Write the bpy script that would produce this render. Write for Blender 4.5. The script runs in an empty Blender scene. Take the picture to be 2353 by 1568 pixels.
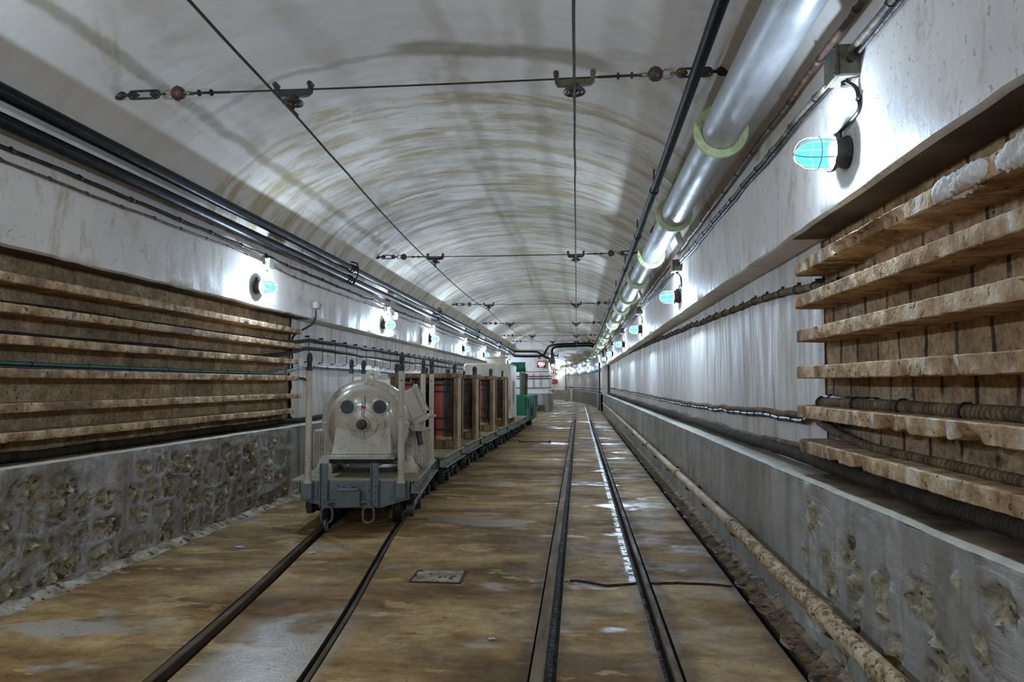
import bpy, bmesh, math, random
from mathutils import Vector, Matrix, noise
random.seed(7)
PI = math.pi
scene = bpy.context.scene
COL = scene.collection

# ------------------------------------------------------------------ helpers
ORD = ['first', 'second', 'third', 'fourth', 'fifth', 'sixth', 'seventh', 'eighth', 'ninth', 'tenth', 'eleventh',
       'twelfth', 'thirteenth', 'fourteenth', 'fifteenth', 'sixteenth', 'seventeenth', 'eighteenth', 'nineteenth',
       'twentieth', 'twenty-first', 'twenty-second', 'twenty-third', 'twenty-fourth', 'twenty-fifth', 'twenty-sixth',
       'twenty-seventh', 'twenty-eighth', 'twenty-ninth', 'thirtieth']

def N3(x, y, z):
    return noise.noise(Vector((x, y, z)))

def FB(x, y, z, o=4):
    return noise.fractal(Vector((x, y, z)), 1.0, 2.0, o)

def R3(rx=0, ry=0, rz=0):
    return Matrix.Rotation(rz, 3, 'Z') @ Matrix.Rotation(ry, 3, 'Y') @ Matrix.Rotation(rx, 3, 'X')

def frame_to(d):
    """3x3 whose Z axis runs along d"""
    return Vector(d).to_track_quat('Z', 'Y').to_matrix()

class MB:
    def __init__(s):
        s.v = []; s.f = []; s.mi = []; s.cur = 0
    def add(s, vs, fs, M=None, t=None):
        b = len(s.v)
        for p in vs:
            p = Vector(p)
            if M is not None: p = M @ p
            if t is not None: p = p + Vector(t)
            s.v.append(p)
        for f in fs:
            s.f.append([b + i for i in f]); s.mi.append(s.cur)
        return s
    def box(s, c, d, rot=None, bev=0.0):
        hx, hy, hz = d[0] / 2, d[1] / 2, d[2] / 2
        bev = min(bev, hx * .9, hy * .9, hz * .9)
        if bev <= 0:
            vs = [(x * hx, y * hy, z * hz) for x in (-1, 1) for y in (-1, 1) for z in (-1, 1)]
            fs = [(0, 1, 3, 2), (4, 6, 7, 5), (0, 4, 5, 1), (2, 3, 7, 6), (0, 2, 6, 4), (1, 5, 7, 3)]
            return s.add(vs, fs, rot, c)
        vs = []; ix = {}
        for x in (-1, 1):
            for y in (-1, 1):
                for z in (-1, 1):
                    for a in range(3):
                        p = [x * (hx - bev), y * (hy - bev), z * (hz - bev)]
                        p[a] = (x * hx, y * hy, z * hz)[a]
                        ix[(x, y, z, a)] = len(vs); vs.append(p)
        fs = []
        for a in range(3):
            for sg in (-1, 1):
                o = [k for k in range(3) if k != a]
                q = []
                for (u, w) in ((-1, -1), (1, -1), (1, 1), (-1, 1)):
                    k = [0, 0, 0]; k[a] = sg; k[o[0]] = u; k[o[1]] = w
                    q.append(ix[(k[0], k[1], k[2], a)])
                fs.append(q)
        for a in range(3):
            o = [k for k in range(3) if k != a]
            for u in (-1, 1):
                for w in (-1, 1):
                    k0 = [0, 0, 0]; k0[a] = -1; k0[o[0]] = u; k0[o[1]] = w
                    k1 = list(k0); k1[a] = 1
                    fs.append([ix[(*k0, o[0])], ix[(*k1, o[0])], ix[(*k1, o[1])], ix[(*k0, o[1])]])
        for x in (-1, 1):
            for y in (-1, 1):
                for z in (-1, 1):
                    fs.append([ix[(x, y, z, a)] for a in range(3)])
        return s.add(vs, fs, rot, c)
    def tube(s, pts, r, n=8, caps=True, closed=False):
        pts = [Vector(p) for p in pts]
        m = len(pts)
        rr = r if isinstance(r, (list, tuple)) else [r] * m
        T = []
        for i in range(m):
            if closed: d = pts[(i + 1) % m] - pts[i - 1]
            else: d = pts[min(i + 1, m - 1)] - pts[max(i - 1, 0)]
            T.append(d.normalized() if d.length > 1e-9 else Vector((0, 0, 1)))
        u = T[0].orthogonal().normalized()
        if abs(T[0].z) < .9:
            u = (Vector((0, 0, 1)) - T[0] * T[0].z).normalized()
        vs = []
        for i in range(m):
            u = (u - T[i] * u.dot(T[i]))
            u = u.normalized() if u.length > 1e-6 else T[i].orthogonal().normalized()
            w = T[i].cross(u)
            for k in range(n):
                a = 2 * PI * k / n
                vs.append(pts[i] + (u * math.cos(a) + w * math.sin(a)) * rr[i])
        fs = []
        for i in range(m if closed else m - 1):
            j = (i + 1) % m
            for k in range(n):
                k2 = (k + 1) % n
                fs.append((i * n + k, i * n + k2, j * n + k2, j * n + k))
        if caps and not closed:
            fs.append(tuple(range(n))[::-1]); fs.append(tuple((m - 1) * n + k for k in range(n)))
        return s.add(vs, fs)
    def cyl(s, a, b, r, n=12, r2=None):
        return s.tube([a, b], [r, r if r2 is None else r2], n)
    def lathe(s, prof, c=(0, 0, 0), d=(0, 0, 1), n=24, caps=True):
        M = frame_to(d)
        vs = []
        for (r, h) in prof:
            for k in range(n):
                a = 2 * PI * k / n
                vs.append((r * math.cos(a), r * math.sin(a), h))
        fs = []
        for i in range(len(prof) - 1):
            for k in range(n):
                k2 = (k + 1) % n
                fs.append((i * n + k, i * n + k2, (i + 1) * n + k2, (i + 1) * n + k))
        if caps:
            if prof[0][0] > 1e-5: fs.append(tuple(range(n))[::-1])
            if prof[-1][0] > 1e-5: fs.append(tuple((len(prof) - 1) * n + k for k in range(n)))
        return s.add(vs, fs, M, c)
    def sphere(s, c, r, n=10, sc=(1, 1, 1)):
        vs = []; fs = []
        m = max(4, n // 2 + 1)
        for i in range(m + 1):
            t = PI * i / m
            for k in range(n):
                a = 2 * PI * k / n
                vs.append((c[0] + sc[0] * r * math.sin(t) * math.cos(a), c[1] + sc[1] * r * math.sin(t) * math.sin(a), c[2] + sc[2] * r * math.cos(t)))
        for i in range(m):
            for k in range(n):
                k2 = (k + 1) % n
                fs.append((i * n + k, (i + 1) * n + k, (i + 1) * n + k2, i * n + k2))
        return s.add(vs, fs)
    def prism(s, poly, h, M=None, t=None):
        """poly in XY, extruded z 0..h"""
        n = len(poly)
        vs = [(p[0], p[1], 0) for p in poly] + [(p[0], p[1], h) for p in poly]
        fs = [tuple(range(n))[::-1], tuple(range(n, 2 * n))]
        for k in range(n):
            k2 = (k + 1) % n
            fs.append((k, k2, n + k2, n + k))
        return s.add(vs, fs, M, t)
    def grid(s, fn, us, ws):
        vs = [fn(u, w) for u in us for w in ws]
        n = len(ws)
        fs = []
        for i in range(len(us) - 1):
            for j in range(n - 1):
                fs.append((i * n + j, i * n + j + 1, (i + 1) * n + j + 1, (i + 1) * n + j))
        return s.add(vs, fs)
    def build(s, name, mat, parent=None, smooth=35, recalc=True, weld=False):
        me = bpy.data.meshes.new(name)
        me.from_pydata([tuple(v) for v in s.v], [], s.f)
        mats = mat if isinstance(mat, (list, tuple)) else [mat]
        for m in mats: me.materials.append(m)
        if len(mats) > 1:
            me.polygons.foreach_set('material_index', s.mi)
        if recalc or weld:
            bm = bmesh.new(); bm.from_mesh(me)
            if weld: bmesh.ops.remove_doubles(bm, verts=bm.verts, dist=1e-5)
            if recalc: bmesh.ops.recalc_face_normals(bm, faces=bm.faces)
            bm.to_mesh(me); bm.free()
        me.validate()
        if smooth:
            me.shade_smooth(); me.set_sharp_from_angle(angle=math.radians(smooth))
        o = bpy.data.objects.new(name, me)
        COL.objects.link(o)
        if parent is not None: o.parent = parent
        return o

def tag(o, label, cat, group=None):
    o['label'] = label; o['category'] = cat
    if group: o['group'] = group
    return o

def thing(name, label, cat, loc=(0, 0, 0), rz=0.0, group=None):
    o = bpy.data.objects.new(name, None); COL.objects.link(o)
    o.empty_display_size = .1
    o.location = loc; o.rotation_euler = (0, 0, rz)
    return tag(o, label, cat, group)

def struct(o):
    o['kind'] = 'structure'
    return o

def copy_tree(root, loc, rz=0.0, label=None, group=None, scale=None):
    def cp(o, par):
        c = o.copy(); COL.objects.link(c); c.parent = par
        for ch in list(kids.get(o, [])): cp(ch, c)
        return c
    kids = {}
    def walk(o):
        kids[o] = list(o.children)
        for ch in kids[o]: walk(ch)
    walk(root)
    c = cp(root, None)
    c.location = loc; c.rotation_euler = (0, 0, rz)
    if scale: c.scale = scale
    if label: c['label'] = label
    if group: c['group'] = group
    return c

def arc(c, r, a0, a1, n, ux, uy):
    c = Vector(c); ux = Vector(ux); uy = Vector(uy)
    return [c + (ux * math.cos(a0 + (a1 - a0) * i / n) + uy * math.sin(a0 + (a1 - a0) * i / n)) * r for i in range(n + 1)]

def lerp_path(pts, y):
    """piecewise smooth interpolation of tuples (y, a, b...) by y"""
    if y <= pts[0][0]: return pts[0][1:]
    if y >= pts[-1][0]: return pts[-1][1:]
    for i in range(len(pts) - 1):
        if pts[i][0] <= y <= pts[i + 1][0]:
            t = (y - pts[i][0]) / (pts[i + 1][0] - pts[i][0])
            p0 = pts[max(i - 1, 0)]; p1 = pts[i]; p2 = pts[i + 1]; p3 = pts[min(i + 2, len(pts) - 1)]
            out = []
            for k in range(1, len(p1)):
                m1 = (p2[k] - p0[k]) / max(1e-6, (p2[0] - p0[0])) * (p2[0] - p1[0])
                m2 = (p3[k] - p1[k]) / max(1e-6, (p3[0] - p1[0])) * (p2[0] - p1[0])
                out.append((2*t**3-3*t*t+1)*p1[k] + (t**3-2*t*t+t)*m1 + (-2*t**3+3*t*t)*p2[k] + (t**3-t*t)*m2)
            return tuple(out)

def frange(a, b, st):
    n = max(1, int(round((b - a) / st)))
    return [a + (b - a) * i / n for i in range(n + 1)]

# ------------------------------------------------------------------ materials
def rgb(c):
    return (c[0], c[1], c[2], 1)

class NM:
    def __init__(s, name):
        s.m = bpy.data.materials.new(name); s.m.use_nodes = True
        s.t = s.m.node_tree; s.n = s.t.nodes; s.l = s.t.links
        s.b = s.n['Principled BSDF']
        s.co = s.n.new('ShaderNodeTexCoord').outputs['Object']
    def node(s, ty, **kw):
        n = s.n.new(ty)
        for k, v in kw.items(): setattr(n, k, v)
        return n
    def map(s, scale=(1, 1, 1), rot=(0, 0, 0), src=None):
        n = s.node('ShaderNodeMapping')
        n.inputs['Scale'].default_value = scale; n.inputs['Rotation'].default_value = rot
        s.l.new(src or s.co, n.inputs['Vector'])
        return n.outputs[0]
    def noise(s, sc, vec=None, det=6, rough=.6, dist=0.0):
        det = min(det, 3 if sc > 25 else 4)
        n = s.node('ShaderNodeTexNoise')
        n.inputs['Scale'].default_value = sc; n.inputs['Detail'].default_value = det
        n.inputs['Roughness'].default_value = rough; n.inputs['Distortion'].default_value = dist
        s.l.new(vec or s.co, n.inputs['Vector'])
        g = s.node('ShaderNodeMath', operation='MULTIPLY_ADD', use_clamp=True)
        g.inputs[1].default_value = 1.45; g.inputs[2].default_value = -.225
        s.l.new(n.outputs['Fac'], g.inputs[0])
        return g.outputs[0]
    def ramp(s, fac, stops, interp='LINEAR'):
        n = s.node('ShaderNodeValToRGB'); e = n.color_ramp; e.interpolation = interp
        while len(e.elements) < len(stops): e.elements.new(.5)
        for el, (p, c) in zip(e.elements, stops):
            el.position = p
            el.color = rgb(c) if isinstance(c, (tuple, list)) else (c, c, c, 1)
        s.l.new(fac, n.inputs[0])
        return n.outputs[0]
    def mix(s, fac, a, b, mode='MIX'):
        n = s.node('ShaderNodeMix', data_type='RGBA', blend_type=mode)
        for sock, val in ((n.inputs[0], fac), (n.inputs[6], a), (n.inputs[7], b)):
            if isinstance(val, (tuple, list)): sock.default_value = rgb(val)
            elif isinstance(val, (int, float)): sock.default_value = val
            else: s.l.new(val, sock)
        return n.outputs[2]
    def math(s, op, a, b=0.0, c=None):
        n = s.node('ShaderNodeMath', operation=op)
        for i, val in enumerate((a, b) if c is None else (a, b, c)):
            if isinstance(val, (int, float)): n.inputs[i].default_value = val
            else: s.l.new(val, n.inputs[i])
        return n.outputs[0]
    def smooth(s, x, lo, hi):
        n = s.node('ShaderNodeMapRange', interpolation_type='SMOOTHSTEP')
        n.inputs['From Min'].default_value = lo; n.inputs['From Max'].default_value = hi
        s.l.new(x, n.inputs['Value'])
        return n.outputs[0]
    def xyz(s, vec=None):
        n = s.node('ShaderNodeSeparateXYZ'); s.l.new(vec or s.co, n.inputs[0])
        return n.outputs
    def attr(s, name):
        n = s.node('ShaderNodeAttribute', attribute_name=name)
        return n.outputs['Fac']
    def bump(s, h, st=.3, dist=.01, prev=None):
        n = s.node('ShaderNodeBump')
        n.inputs['Strength'].default_value = st; n.inputs['Distance'].default_value = dist
        s.l.new(h, n.inputs['Height'])
        if prev is not None: s.l.new(prev, n.inputs['Normal'])
        return n.outputs[0]
    def out(s, col=None, rough=None, metal=None, nrm=None, spec=None):
        for key, val in (('Base Color', col), ('Roughness', rough), ('Metallic', metal), ('Normal', nrm), ('Specular IOR Level', spec)):
            if val is None: continue
            sock = s.b.inputs[key]
            if isinstance(val, (tuple, list)): sock.default_value = rgb(val)
            elif isinstance(val, (int, float)): sock.default_value = val
            else: s.l.new(val, sock)
        return s.m

def noisy(name, stops, sc=3, stretch=(1, 1, 1), layers=(), rough=(.6, .85), metal=0.0, bump=.25, bsc=25, bdist=.006, det=8, spec=.5):
    M = NM(name)
    v = M.map(stretch)
    c = M.ramp(M.noise(sc, v, det, .62), stops)
    for (col, st, s2, lo, hi) in layers:
        f = M.smooth(M.noise(s2, M.map(st), 7, .65), lo, hi)
        c = M.mix(f, c, col)
    nb = M.noise(bsc, v, 8, .65)
    r = M.ramp(M.noise(sc * 2.3, v, 5), [(.3, rough[0]), (.7, rough[1])])
    return M.out(c, r, metal, M.bump(nb, bump, bdist), spec)

MAT = {}
# white limewashed plaster on walls
def plaster(name, streak, tint=(.80, .735, .70), stain=(.40, .315, .18), amount=(.50, .78)):
    M = NM(name)
    big = M.noise(.9, M.map((1, 1, 1)), 6, .6)
    c = M.ramp(big, [(.3, (tint[0]*.88, tint[1]*.88, tint[2]*.90)), (.6, tint), (.8, (tint[0]*1.06, tint[1]*1.06, tint[2]*1.07))])
    sv = M.map(streak)
    st = M.smooth(M.noise(2.2, sv, 9, .68, .3), *amount)
    c = M.mix(M.math('MULTIPLY', st, .72), c, stain)
    st2 = M.smooth(M.noise(6.5, sv, 8, .7), .56, .8)
    c = M.mix(M.math('MULTIPLY', st2, .4), c, (stain[0]*.8, stain[1]*.75, stain[2]*.7))
    sp = M.smooth(M.noise(38, None, 3, .6), .70, .76)
    c = M.mix(M.math('MULTIPLY', sp, .5), c, (.22, .16, .09))
    h1 = M.bump(M.noise(2.4, M.map((1, max(1, streak[1] * .5), max(.35, streak[2] * 1.3))), 8, .6), .30, .02)
    h2 = M.bump(M.noise(60, None, 4, .7), .25, .003, h1)
    r = M.ramp(M.noise(3.5, sv, 6), [(.35, .42), (.65, .75)])
    return M, c, r, h2

M, c, r, h = plaster('plaster_wall', (1, 1.7, .62), (.83, .745, .665), (.46, .36, .21), (.52, .84))
MAT['plaster'] = M.out(c, r, 0, h, .4)
M, c, r, h = plaster('plaster_middle', (1, 3.6, .30), (.82, .74, .665), (.42, .33, .19), (.46, .78))
MAT['plaster_mid'] = M.out(c, r, 0, h, .4)

# vault: brush strokes run round the arch, seams, a thin brown line and one long water stain
M, c, r, h = plaster('plaster_vault', (.55, 2.1, .55), (.88, .785, .67), (.43, .30, .10), (.38, .72))
X, Y, Z = M.xyz()
near = M.smooth(M.math('ADD', Y, M.math('MULTIPLY', M.noise(1.2, None, 3), .5)), 5.82, 5.72)     # older, smoother coat near Y<5.6
cn = M.ramp(M.noise(.8, None, 5), [(.3, (.76, .675, .60)), (.7, (.88, .785, .70))])
cn = M.mix(M.math('MULTIPLY', M.smooth(M.noise(1.3, M.map((1, .5, 1)), 8, .68), .50, .80), .72), cn, (.42, .34, .21))
c = M.mix(M.math('MULTIPLY', near, .8), c, cn)
wob = M.math('MULTIPLY', M.math('SUBTRACT', M.noise(1.8, None, 6, .65), .5), .28)
dl = M.math('ABSOLUTE', M.math('ADD', M.math('ADD', X, 2.70), M.math('MULTIPLY', wob, .3)))
dl = M.math('MULTIPLY', M.smooth(dl, .055, .012), M.smooth(Y, 14., 9.))
c = M.mix(M.math('MULTIPLY', dl, .6), c, (.26, .21, .10))
for y0, wd, x0, x1, am in ((4.78, .035, -2.6, -1.25, .42), (4.74, .10, -1.25, .22, .72), (5.66, .03, -3.2, 1.1, .35), (8.1, .03, -3.2, 1.1, .4),
                           (10.6, .05, -3.2, 1.1, .35), (13.4, .06, -3.2, 1.1, .35), (17., .08, -3.2, 1.1, .35), (21.5, .08, -3.2, 1.1, .3), (26, .12, -3.2, 1.1, .3)):
    d = M.math('ABSOLUTE', M.math('ADD', M.math('SUBTRACT', Y, y0), M.math('MULTIPLY', wob, .55)))
    k = M.smooth(d, wd * 1.5, wd * .4)
    k = M.math('MULTIPLY', k, M.math('MULTIPLY', M.smooth(X, x0 - .12, x0 + .08), M.smooth(X, x1 + .12, x1 - .1)))
    c = M.mix(M.math('MULTIPLY', k, am), c, (.25, .195, .105))
# soft lengthwise dirt runs
for x0, wd, am in ((-.30, .11, .34), (-.92, .10, .34), (-1.75, .16, .2), (.25, .14, .2), (-2.35, .22, .22)):
    d = M.math('ABSOLUTE', M.math('ADD', M.math('SUBTRACT', X, x0), M.math('MULTIPLY', wob, .6)))
    c = M.mix(M.math('MULTIPLY', M.smooth(d, wd, wd * .2), am), c, (.30, .23, .13))
MAT['vault'] = M.out(c, r, 0, h, .4)

# grey cement skirting wall with stone showing through ("stone" painted per vertex)
def wains(name, gloss, brush):
    M = NM(name)
    st = M.attr('stone'); cr = M.attr('crev')
    g = M.ramp(M.noise(1.6, M.map((1, 2.2, .5)), 8, .65), [(.2, (.22, .19, .15)), (.5, (.37, .345, .315)), (.8, (.53, .495, .46))])
    g = M.mix(M.math('MULTIPLY', M.smooth(M.noise(4, M.map((1, 4, .4)), 7), .55, .8), .55), g, (.17, .135, .075))
    s = M.ramp(M.math('ADD', M.math('MULTIPLY', M.noise(9, None, 8, .7), .5), M.math('MULTIPLY', M.noise(34, None, 8, .7), .5)), [(.22, (.07, .05, .028)), (.45, (.30, .24, .145)), (.72, (.58, .50, .35))])
    s = M.mix(M.smooth(M.noise(14, None, 6), .58, .7), s, (.07, .05, .025))
    c = M.mix(st, g, s)
    c = M.mix(M.math('MULTIPLY', cr, M.smooth(M.noise(22, None, 6, .7), .40, .62)), c, (.05, .03, .016))
    X, Y, Z = M.xyz()
    rough_zone = M.smooth(Y, 3.78, 3.70) if brush else M.smooth(Y, 7.5, 7.3)
    bn = M.node('ShaderNodeBump'); bn.inputs['Distance'].default_value = .014
    M.l.new(M.noise(15, M.map((1, .35, 2.2), (.5, 0, 0)) if brush else M.map((1, 1, 1)), 8, .6), bn.inputs['Height'])
    M.l.new(M.math('MULTIPLY', rough_zone, M.math('MULTIPLY', M.smooth(M.noise(3.1, None, 3), .35, .75), .75) if brush else .9), bn.inputs['Strength'])
    br = bn.outputs[0]
    br = M.bump(M.noise(45, None, 6, .7), .4, .006, br)
    r = M.mix(st, M.ramp(M.noise(5, None, 5), [(.3, gloss), (.7, gloss + .25)]), (.8, .8, .8))
    return M.out(c, r, 0, br, .5)
MAT['wains_L'] = wains('cement_stone_left', .32, False)
MAT['wains_R'] = wains('cement_stone_right', .20, True)

# concrete blocks in the recesses
def blocks(name, ca, cb_, mortar, msize, algae):
    M = NM(name)
    X, Y, Z = M.xyz()
    cb = M.node('ShaderNodeCombineXYZ')
    M.l.new(M.math('ADD', Y, M.math('MULTIPLY', M.noise(3, None, 3), .03)), cb.inputs[0]); M.l.new(M.math('ADD', M.math('ADD', Z, -.005), M.math('MULTIPLY', M.noise(9, None, 4), .012)), cb.inputs[1])
    bk = M.node('ShaderNodeTexBrick')
    for k, v in (('Scale', 1.0), ('Mortar Size', msize), ('Mortar Smooth', .5), ('Brick Width', .212), ('Row Height', .1805), ('Bias', 0.0)):
        bk.inputs[k].default_value = v
    bk.offset = .5
    bk.inputs['Color1'].default_value = rgb(ca); bk.inputs['Color2'].default_value = rgb(cb_); bk.inputs['Mortar'].default_value = rgb(mortar)
    M.l.new(cb.outputs[0], bk.inputs['Vector'])
    c = bk.outputs['Color']
    c = M.mix(M.math('MULTIPLY', M.smooth(M.noise(4.5, None, 9, .7), .45, .80), .7), c, (.66, .53, .37))
    c = M.mix(M.math('MULTIPLY', M.smooth(M.noise(1.6, None, 6, .65), .48, .72), .55), c, (.20, .125, .065))
    mot = M.ramp(M.math('ADD', M.math('MULTIPLY', M.noise(9, None, 10, .72), .6), M.math('MULTIPLY', M.noise(36, None, 8, .72), .4)), [(.22, (.42, .33, .25)), (.50, (.95, .85, .74)), (.80, (1.38, 1.27, 1.12))])
    c = M.mix(1.0, c, mot, 'MULTIPLY')
    c = M.mix(M.smooth(M.noise(20, None, 6, .72), .70, .78), c, (.05, .03, .018))
    if algae:
        gz = M.math('MULTIPLY', M.math('MULTIPLY', M.smooth(M.math('ADD', Y, M.math('MULTIPLY', M.noise(6, None, 5), .3)), 3.35, 3.75), M.smooth(Z, 1.22, 1.10)), M.math('MULTIPLY', M.smooth(Z, .86, .95), M.smooth(M.noise(11, None, 6), .2, .6)))
        c = M.mix(M.math('MULTIPLY', gz, .9), c, (.025, .17, .085))
    hb = M.bump(bk.outputs['Fac'], -.9, .014)
    hb = M.bump(M.noise(13, None, 8, .7), .55, .012, hb)
    hb = M.bump(M.noise(45, None, 7, .7), .7, .008, hb)
    return M.out(c, .88, 0, hb, .3)
MAT['block_R'] = blocks('concrete_block_right', (.60, .43, .265), (.40, .27, .155), (.085, .05, .028), .015, True)
MAT['block_L'] = blocks('concrete_block_left', (.52, .385, .245), (.44, .32, .195), (.40, .30, .19), .010, False)

MAT['shelf'] = noisy('shelf_concrete', [(.24, (.24, .12, .05)), (.44, (.47, .285, .14)), (.60, (.62, .42, .24)), (.82, (.84, .68, .49))], 8, (1, 1.2, .9),
                     [((.25, .15, .08), (1, 1, 1), 2.2, .52, .68), ((.74, .64, .52), (1, 2.2, .7), 4, .60, .80), ((.10, .065, .03), (1, 1, 1), 30, .66, .74)], (.75, .95), 0, .9, 55, .008)
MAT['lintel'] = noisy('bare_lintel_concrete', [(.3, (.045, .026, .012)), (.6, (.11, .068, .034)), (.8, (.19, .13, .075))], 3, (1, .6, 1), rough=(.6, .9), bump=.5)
MAT['salt'] = noisy('salt_crust', [(.3, (.55, .45, .33)), (.55, (.80, .74, .68))], 9, rough=(.7, .9), bump=.6, bsc=50)

# floor
M = NM('floor_concrete')
X, Y, Z = M.xyz()
c = M.ramp(M.noise(1.5, M.map((.55, 1.25, 1)), 9, .66, .35), [(.20, (.12, .064, .02)), (.38, (.25, .148, .055)), (.52, (.39, .26, .118)), (.66, (.52, .385, .20)), (.86, (.64, .50, .30))])
c = M.mix(M.math('MULTIPLY', M.smooth(M.noise(1.1, M.map((.8, 1.1, 1)), 7, .6), .52, .68), .6), c, (.19, .145, .070))
c = M.mix(M.smooth(M.noise(3.2, M.map((.5, 1.1, 1)), 10, .72), .60, .68), c, (.53, .395, .21))
blot = M.ramp(M.math('ADD', M.math('MULTIPLY', M.noise(5.5, M.map((.7, 1.1, 1)), 10, .72), .65), M.math('MULTIPLY', M.noise(19, None, 8, .72), .35)), [(.22, (.36, .27, .17)), (.48, (.76, .66, .49)), (.78, (1.12, 1.0, .80))])
c = M.mix(1.0, c, blot, 'MULTIPLY')
wet = M.smooth(M.noise(.9, M.map((.7, 1.2, 1)), 9, .68), .60, .70)
wet2 = M.math('MULTIPLY', M.smooth(M.math('ABSOLUTE', M.math('ADD', X, 1.38)), .34, .14), M.smooth(M.math('ADD', Y, M.math('MULTIPLY', M.noise(5, None, 7), 1.)), 4.35, 3.7))
wet = M.math('MAXIMUM', wet, M.math('MULTIPLY', wet2, .9))
c = M.mix(M.math('MULTIPLY', wet, .7), c, (.47, .42, .36))
# dark oily skirts along the running rails of the right-hand track and the gutter
for x0, w in ((-.21, .10), (-.12, .09), (.36, .09), (.46, .08), (.94, .10)):
    d = M.math('ADD', M.math('ABSOLUTE', M.math('SUBTRACT', X, x0)), M.math('MULTIPLY', M.math('SUBTRACT', M.noise(7, None, 6), .5), .12))
    c = M.mix(M.math('MULTIPLY', M.smooth(d, w, .01), .6), c, (.075, .045, .022))
dk = M.smooth(M.noise(26, None, 6, .7), .66, .75)
c = M.mix(M.math('MULTIPLY', dk, .7), c, (.07, .045, .02))
rib = M.node('ShaderNodeTexWave', wave_type='BANDS', bands_direction='X'); rib.inputs['Scale'].default_value = 24
M.l.new(M.co, rib.inputs['Vector'])
hb = M.bump(rib.outputs['Fac'], .03, .002)
hb = M.bump(M.noise(3, None, 8, .65), .25, .012, hb)
hb = M.bump(M.noise(70, None, 5, .7), .35, .003, hb)
strip = M.math('MULTIPLY', M.smooth(M.math('ABSOLUTE', M.math('SUBTRACT', X, .322)), .034, .012), M.math('MULTIPLY', M.smooth(Y, 4.3, 4.6), M.smooth(M.noise(9, None, 8, .7), .38, .56)))
wet = M.math('MAXIMUM', wet, strip)
rr = M.mix(wet, M.ramp(M.noise(2.2, None, 7, .65), [(.35, .55), (.65, .85)]), (.19, .19, .19))
MAT['floor'] = M.out(c, rr, 0, hb, .32)
MAT['groove'] = noisy('groove_dirt', [(.3, (.012, .008, .005)), (.7, (.05, .03, .018))], 20, rough=(.5, .9), bump=.8, bsc=80)
MAT['ledge'] = noisy('dirty_ledge', [(.25, (.06, .036, .02)), (.5, (.20, .135, .075)), (.8, (.36, .28, .18))], 6, rough=(.6, .9), bump=.5)
MAT['mortar'] = noisy('rough_mortar', [(.3, (.16, .105, .055)), (.5, (.36, .28, .18)), (.75, (.56, .50, .40))], 7, layers=[((.06, .04, .02), (1, 1, 1), 16, .58, .66)], bump=.9, bsc=60, bdist=.01)
MAT['mortar_dark'] = noisy('brown_gutter_mortar', [(.25, (.07, .04, .018)), (.5, (.24, .155, .075)), (.8, (.42, .31, .19))], 9, layers=[((.03, .018, .01), (1, 1, 1), 14, .55, .66)], bump=1.0, bsc=60, bdist=.012)
MAT['rail'] = noisy('rail_steel', [(.3, (.10, .06, .03)), (.6, (.22, .155, .08)), (.8, (.34, .26, .16))], 9, (1, .15, 1), rough=(.55, .8), metal=0, bump=.2, spec=.25)
MAT['raildark'] = noisy('dirty_rail_steel', [(.3, (.045, .024, .012)), (.6, (.11, .068, .034)), (.8, (.19, .135, .075))], 9, (1, .15, 1), rough=(.5, .8), bump=.3, spec=.25)

# metals, paints, cables
MAT['silver'] = None
M = NM('silver_paint')
c = M.ramp(M.noise(12, M.map((1, .3, 1)), 8, .7), [(.3, (.43, .42, .42)), (.7, (.55, .54, .53))])
c = M.mix(M.math('MULTIPLY', M.smooth(M.noise(20, M.map((1, .12, 1)), 8, .7), .62, .75), .4), c, (.26, .23, .18))
MAT['silver'] = M.out(c, M.ramp(M.noise(4, None, 5), [(.3, .34), (.7, .52)]), .5, M.bump(M.noise(90, M.map((1, .2, 1)), 4), .12, .003), .5)
MAT['flange'] = noisy('flange_pale_yellow_paint', [(.3, (.42, .46, .20)), (.7, (.62, .66, .34))], 8, rough=(.4, .6), bump=.15)
MAT['blackpipe'] = noisy('black_bitumen_paint', [(.3, (.004, .0035, .003)), (.7, (.016, .012, .010))], 14, rough=(.28, .42), bump=.35, bsc=90, bdist=.004, spec=.10)
MAT['blackiron'] = noisy('black_iron', [(.3, (.010, .007, .006)), (.7, (.05, .033, .025))], 20, rough=(.4, .7), bump=.4, bsc=90)
MAT['rubber'] = noisy('black_cable_sheath', [(.3, (.010, .009, .010)), (.7, (.03, .027, .026))], 12, rough=(.25, .5), bump=.2)
MAT['jute'] = noisy('jute_wrapped_cable', [(.3, (.035, .022, .012)), (.55, (.105, .070, .038)), (.8, (.20, .15, .085))], 16, (1, 2.5, 1), rough=(.7, .9), bump=.9, bsc=70, bdist=.01)
MAT['jute_dark'] = noisy('tarred_jute_cable', [(.3, (.012, .010, .008)), (.6, (.045, .034, .022)), (.8, (.085, .065, .042))], 16, (1, 2.5, 1), rough=(.45, .8), bump=1.0, bsc=70, bdist=.01)
MAT['redcable'] = noisy('red_brown_cable', [(.3, (.055, .022, .014)), (.6, (.15, .075, .05)), (.8, (.28, .21, .15))], 10, (1, 2, 1), rough=(.5, .8), bump=.4)
MAT['greencable'] = noisy('green_cable_sheath', [(.3, (.012, .10, .065)), (.7, (.025, .17, .11))], 8, rough=(.3, .5), bump=.15)
MAT['greycable'] = noisy('limewashed_cable', [(.3, (.04, .026, .015)), (.5, (.13, .095, .06)), (.72, (.30, .25, .18))], 10, rough=(.6, .8), bump=.3)
MAT['wire'] = noisy('bronze_wire', [(.3, (.022, .013, .009)), (.7, (.06, .038, .024))], 10, rough=(.5, .7), metal=0, bump=.1, spec=.2)
MAT['porcelain'] = noisy('brown_glazed_porcelain', [(.3, (.045, .022, .014)), (.7, (.10, .05, .032))], 12, rough=(.35, .55), bump=.2)
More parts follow.
